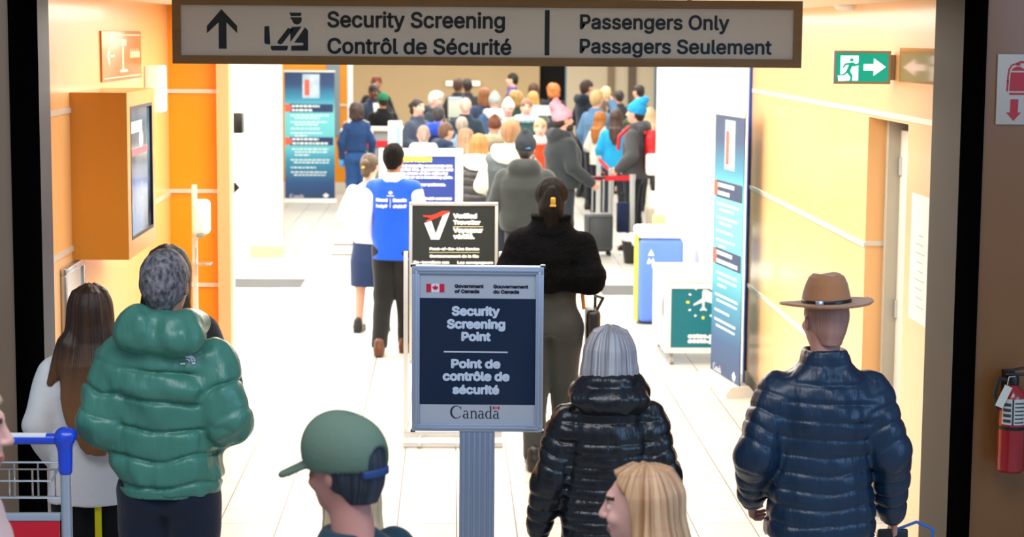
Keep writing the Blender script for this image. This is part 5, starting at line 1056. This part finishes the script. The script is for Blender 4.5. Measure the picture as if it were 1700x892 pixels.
# hooded parka man
r_ = crowd('man in a charcoal beanie and grey-green hooded parka seen from behind', 873, 213, 17.9, -8, '#2e3231', ('short', '#2a2320'), '#c98f78', 'front', kind='puffer', hood=1, g=1.16, hat=('beanie', '#2d3236'))
link('hat_label', MB().box((.03, -.125, 1.645), (.05, .012, .014), .004).mesh('hat_label'), mat('label_blue', '#2f86d6', .5), r_)
# pink beanie man, his bag strap and suitcase
r_ = crowd('bearded man in a pink beanie and black coat in profile with a suitcase', 936, 172, 22.6, -72, '#23282c', ('short', '#2a2320'), '#c99078', ((.275, .0, 1.13), (.26, .22, .96), (-.275, -.03, 1.13), (-.24, .12, .92)), kind='puffer', hood=1, g=1.16, hat=('slouch', '#b58592'), extra=('beard', 'beard', '#2a201c'))
s0 = on_floor(993, 424); t = thing('suitcase', 'grey wheeled cabin suitcase beside the man in the pink beanie', 'suitcase', (s0.x, s0.y, 0), R(8))
MB().box((0, 0, .29), (.34, .22, .48), .05, seg=4).build('shell', mat('suitcase_grey', '#4b4f53', .4), t); MB().box((.0, -.113, .29), (.30, .006, .40), .02).build('front_ribs', mat('suitcase_dark', '#3d4145', .4), t)
for x in (-.07, .07): MB().cyl((x, .06, .5), (x, .06, .96), .009).build('handle_rod', M_STEEL, t)
MB().box((0, .06, .965), (.18, .03, .03), .012).build('grip', M_BLACK, t)
for x in (-.13, .13):
    for y in (-.07, .07): MB().cyl((x-.012, y, .027), (x+.012, y, .027), .027).build('wheel', M_RUBBER, t)
# blue beanie man with red backpack
r_ = crowd('man in a bright blue beanie and grey coat wearing a red backpack', 1055, 163, 24.5, 68, '#4a4c50', ('short', '#3a2a20'), '#e2b09a', 'pocket', kind='coat', hat=('slouch', '#2f9fe0'), hood=1)
bx = r_.location; t = thing('backpack', 'red backpack on the back of the man in the blue beanie', 'backpack', (bx.x, bx.y, 0), R(68)); sc_ = r_.scale[0]; t.scale = (sc_,)*3
V = Vol((-.25, -.42, .88), (.25, -.08, 1.50), .012); V.loft([(.92, .14, .07, 0, -.24), (1.0, .165, .10, 0, -.25), (1.2, .165, .11, 0, -.25), (1.36, .15, .10, 0, -.24), (1.44, .10, .06, 0, -.22)], .04); V.ell((0, -.34, 1.06), (.12, .06, .11), .03); V.warp(.008, 14); v_, q_ = V.mesh('pack'); link('pack', to_mesh('pack', v_, q_), nylon('#d8141f', .5), t)
for s in (-1, 1): MB().tube([(s*.10, -.17, 1.40), (s*.11, -.10, 1.475), (s*.12, .04, 1.475), (s*.13, .155, 1.36), (s*.13, .17, 1.2)], .022, 10).build('strap', nylon('#c8202c', .5), t)
p = at(1034, 318, 24.0); t = thing('tote_bag', 'navy bag hanging below the hand of the man in the blue beanie', 'bag', (p.x, 24.0, at(1034, 386, 24.0).z))
MB().box((0, 0, .19), (.15, .08, .38), .02).build('bag_body', cloth('#1a2748'), t); MB().tube([(-.05, 0, .37), (-.02, 0, .50), (.02, 0, .50), (.05, 0, .37)], .010).build('handle', M_BLACK, t)

# ------------------------------------------------------------------ hall furniture behind the queue
p = at(648, 211, 31.0); t = thing('document_desk', 'long grey document desk with a pale top before the officers', 'desk', (p.x, 31.0, 0)); zt = p.z
MB().box((0, 0, zt-.03), (1.0, .45, .06), .01).build('desk_top', mat('desk_pale', '#d9d2bd', .4), t); MB().box((0, .02, (zt-.06)/2), (.94, .38, zt-.06), .004).build('desk_body', mat('desk_grey', '#8b8e90', .5), t); MB().box((0, -.18, zt-.26), (.9, .02, .10)).build('red_band', M_BELT, t)
p = at(656, 201, 28.0); t = thing('white_sign_post', 'narrow white totem with a blue strip by the document desk', 'totem', (p.x, 28.0, 0))
MB().box((0, 0, p.z/2), (.20, .08, p.z), .01).build('column', M_WHITE, t); MB().box((.045, -.042, p.z*.75), (.07, .006, p.z*.4)).build('blue_strip', mat('totem_blue', '#9db9c9', .4), t)
for x0, x1, lb in ((741, 757, 'bright wall light left of the two dark heads on the tan back wall'), (771, 796, 'bright wall light right of the two dark heads on the tan back wall')):
    a, b = at(x0, 135, 43.9), at(x1, 142, 43.9); t = thing('wall_light', lb, 'wall light', ((a.x+b.x)/2, 43.9, b.z), 0, 'back wall lights'); W_ = b.x-a.x; H_ = a.z-b.z
    MB().box((0, .05, H_/2), (W_+.04, .10, H_+.03), .01).build('housing', M_WHITE, t); MB().box((0, -.01, H_/2), (W_, .03, H_), .01).build('diffuser', mat('light_diffuser', '#fff4dc', .5, emit=1.2), t)
for x0, y0, x1, y1, Y, lb, c in ((744, 161, 767, 195, 33.0, 'pale green notice board standing in the middle of the queue', '#c9d2c4'), (866, 175, 926, 192, 30.6, 'white board with a pale blue top behind the queue', '#e8ecf0')):
    a, b = at(x0, y0, Y), at(x1, y1, Y); t = thing('notice_board', lb, 'board', ((a.x+b.x)/2, Y, 0)); W_ = b.x-a.x
    MB().span((-W_/2, -.02, b.z), (W_/2, .02, a.z), .01).build('panel', mat('board'+c, c, .5), t); MB().span((-W_/2, -.025, a.z-.05), (W_/2, -.02, a.z), .002).build('top_band', mat('board_band', '#bcd0e2', .5), t)
    for s in (-1, 1): MB().cyl((s*W_*.4, 0, 0), (s*W_*.4, 0, b.z+.01), .018).build('leg', M_STEEL, t)
p = at(1076, 258, 23.6); t = thing('check_kiosk', 'white check kiosk with dark shelf at the white wall corner', 'kiosk', (p.x+.15, 23.6, 0)); zt = p.z
MB().box((.0, 0, .44), (.30, .30, .36), .02).build('shelf_box', mat('kiosk_beige', '#b8ac98', .5), t); MB().box((0, 0, .14), (.34, .34, .28), .01).build('plinth', M_BLACK, t); MB().box((0, 0, .72), (.26, .2, .22), .03).build('lower_unit', M_WHITE, t); MB().box((0, .02, .92), (.2, .16, .2), .02).build('dark_unit', M_BLACK, t); MB().box((0, 0, 1.15), (.34, .22, .26), .03).build('upper_unit', M_WHITE, t); MB().cyl((-.1, -.06, 1.2), (-.1, -.06, zt), .012).build('antenna', M_BLACK, t)
o = MB().prism([(x*.5, z*.1) for x, z in ((-1, -1), (-.5, -1), (-.3, .2), (0, -1), (.4, -1), (.5, 0), (1, -1), (1, 1), (-1, 1))], 0, .004, lambda x, y, z: (x, z*2, y)).build('floor_sticker', mat('sticker_blue', '#b7cdea', .5)); o.location = on_floor(541, 483)+Vector((0, 0, .0005)); tag(o, 'pale blue sticker on the floor left of the woman in the navy skirt', 'floor sticker')
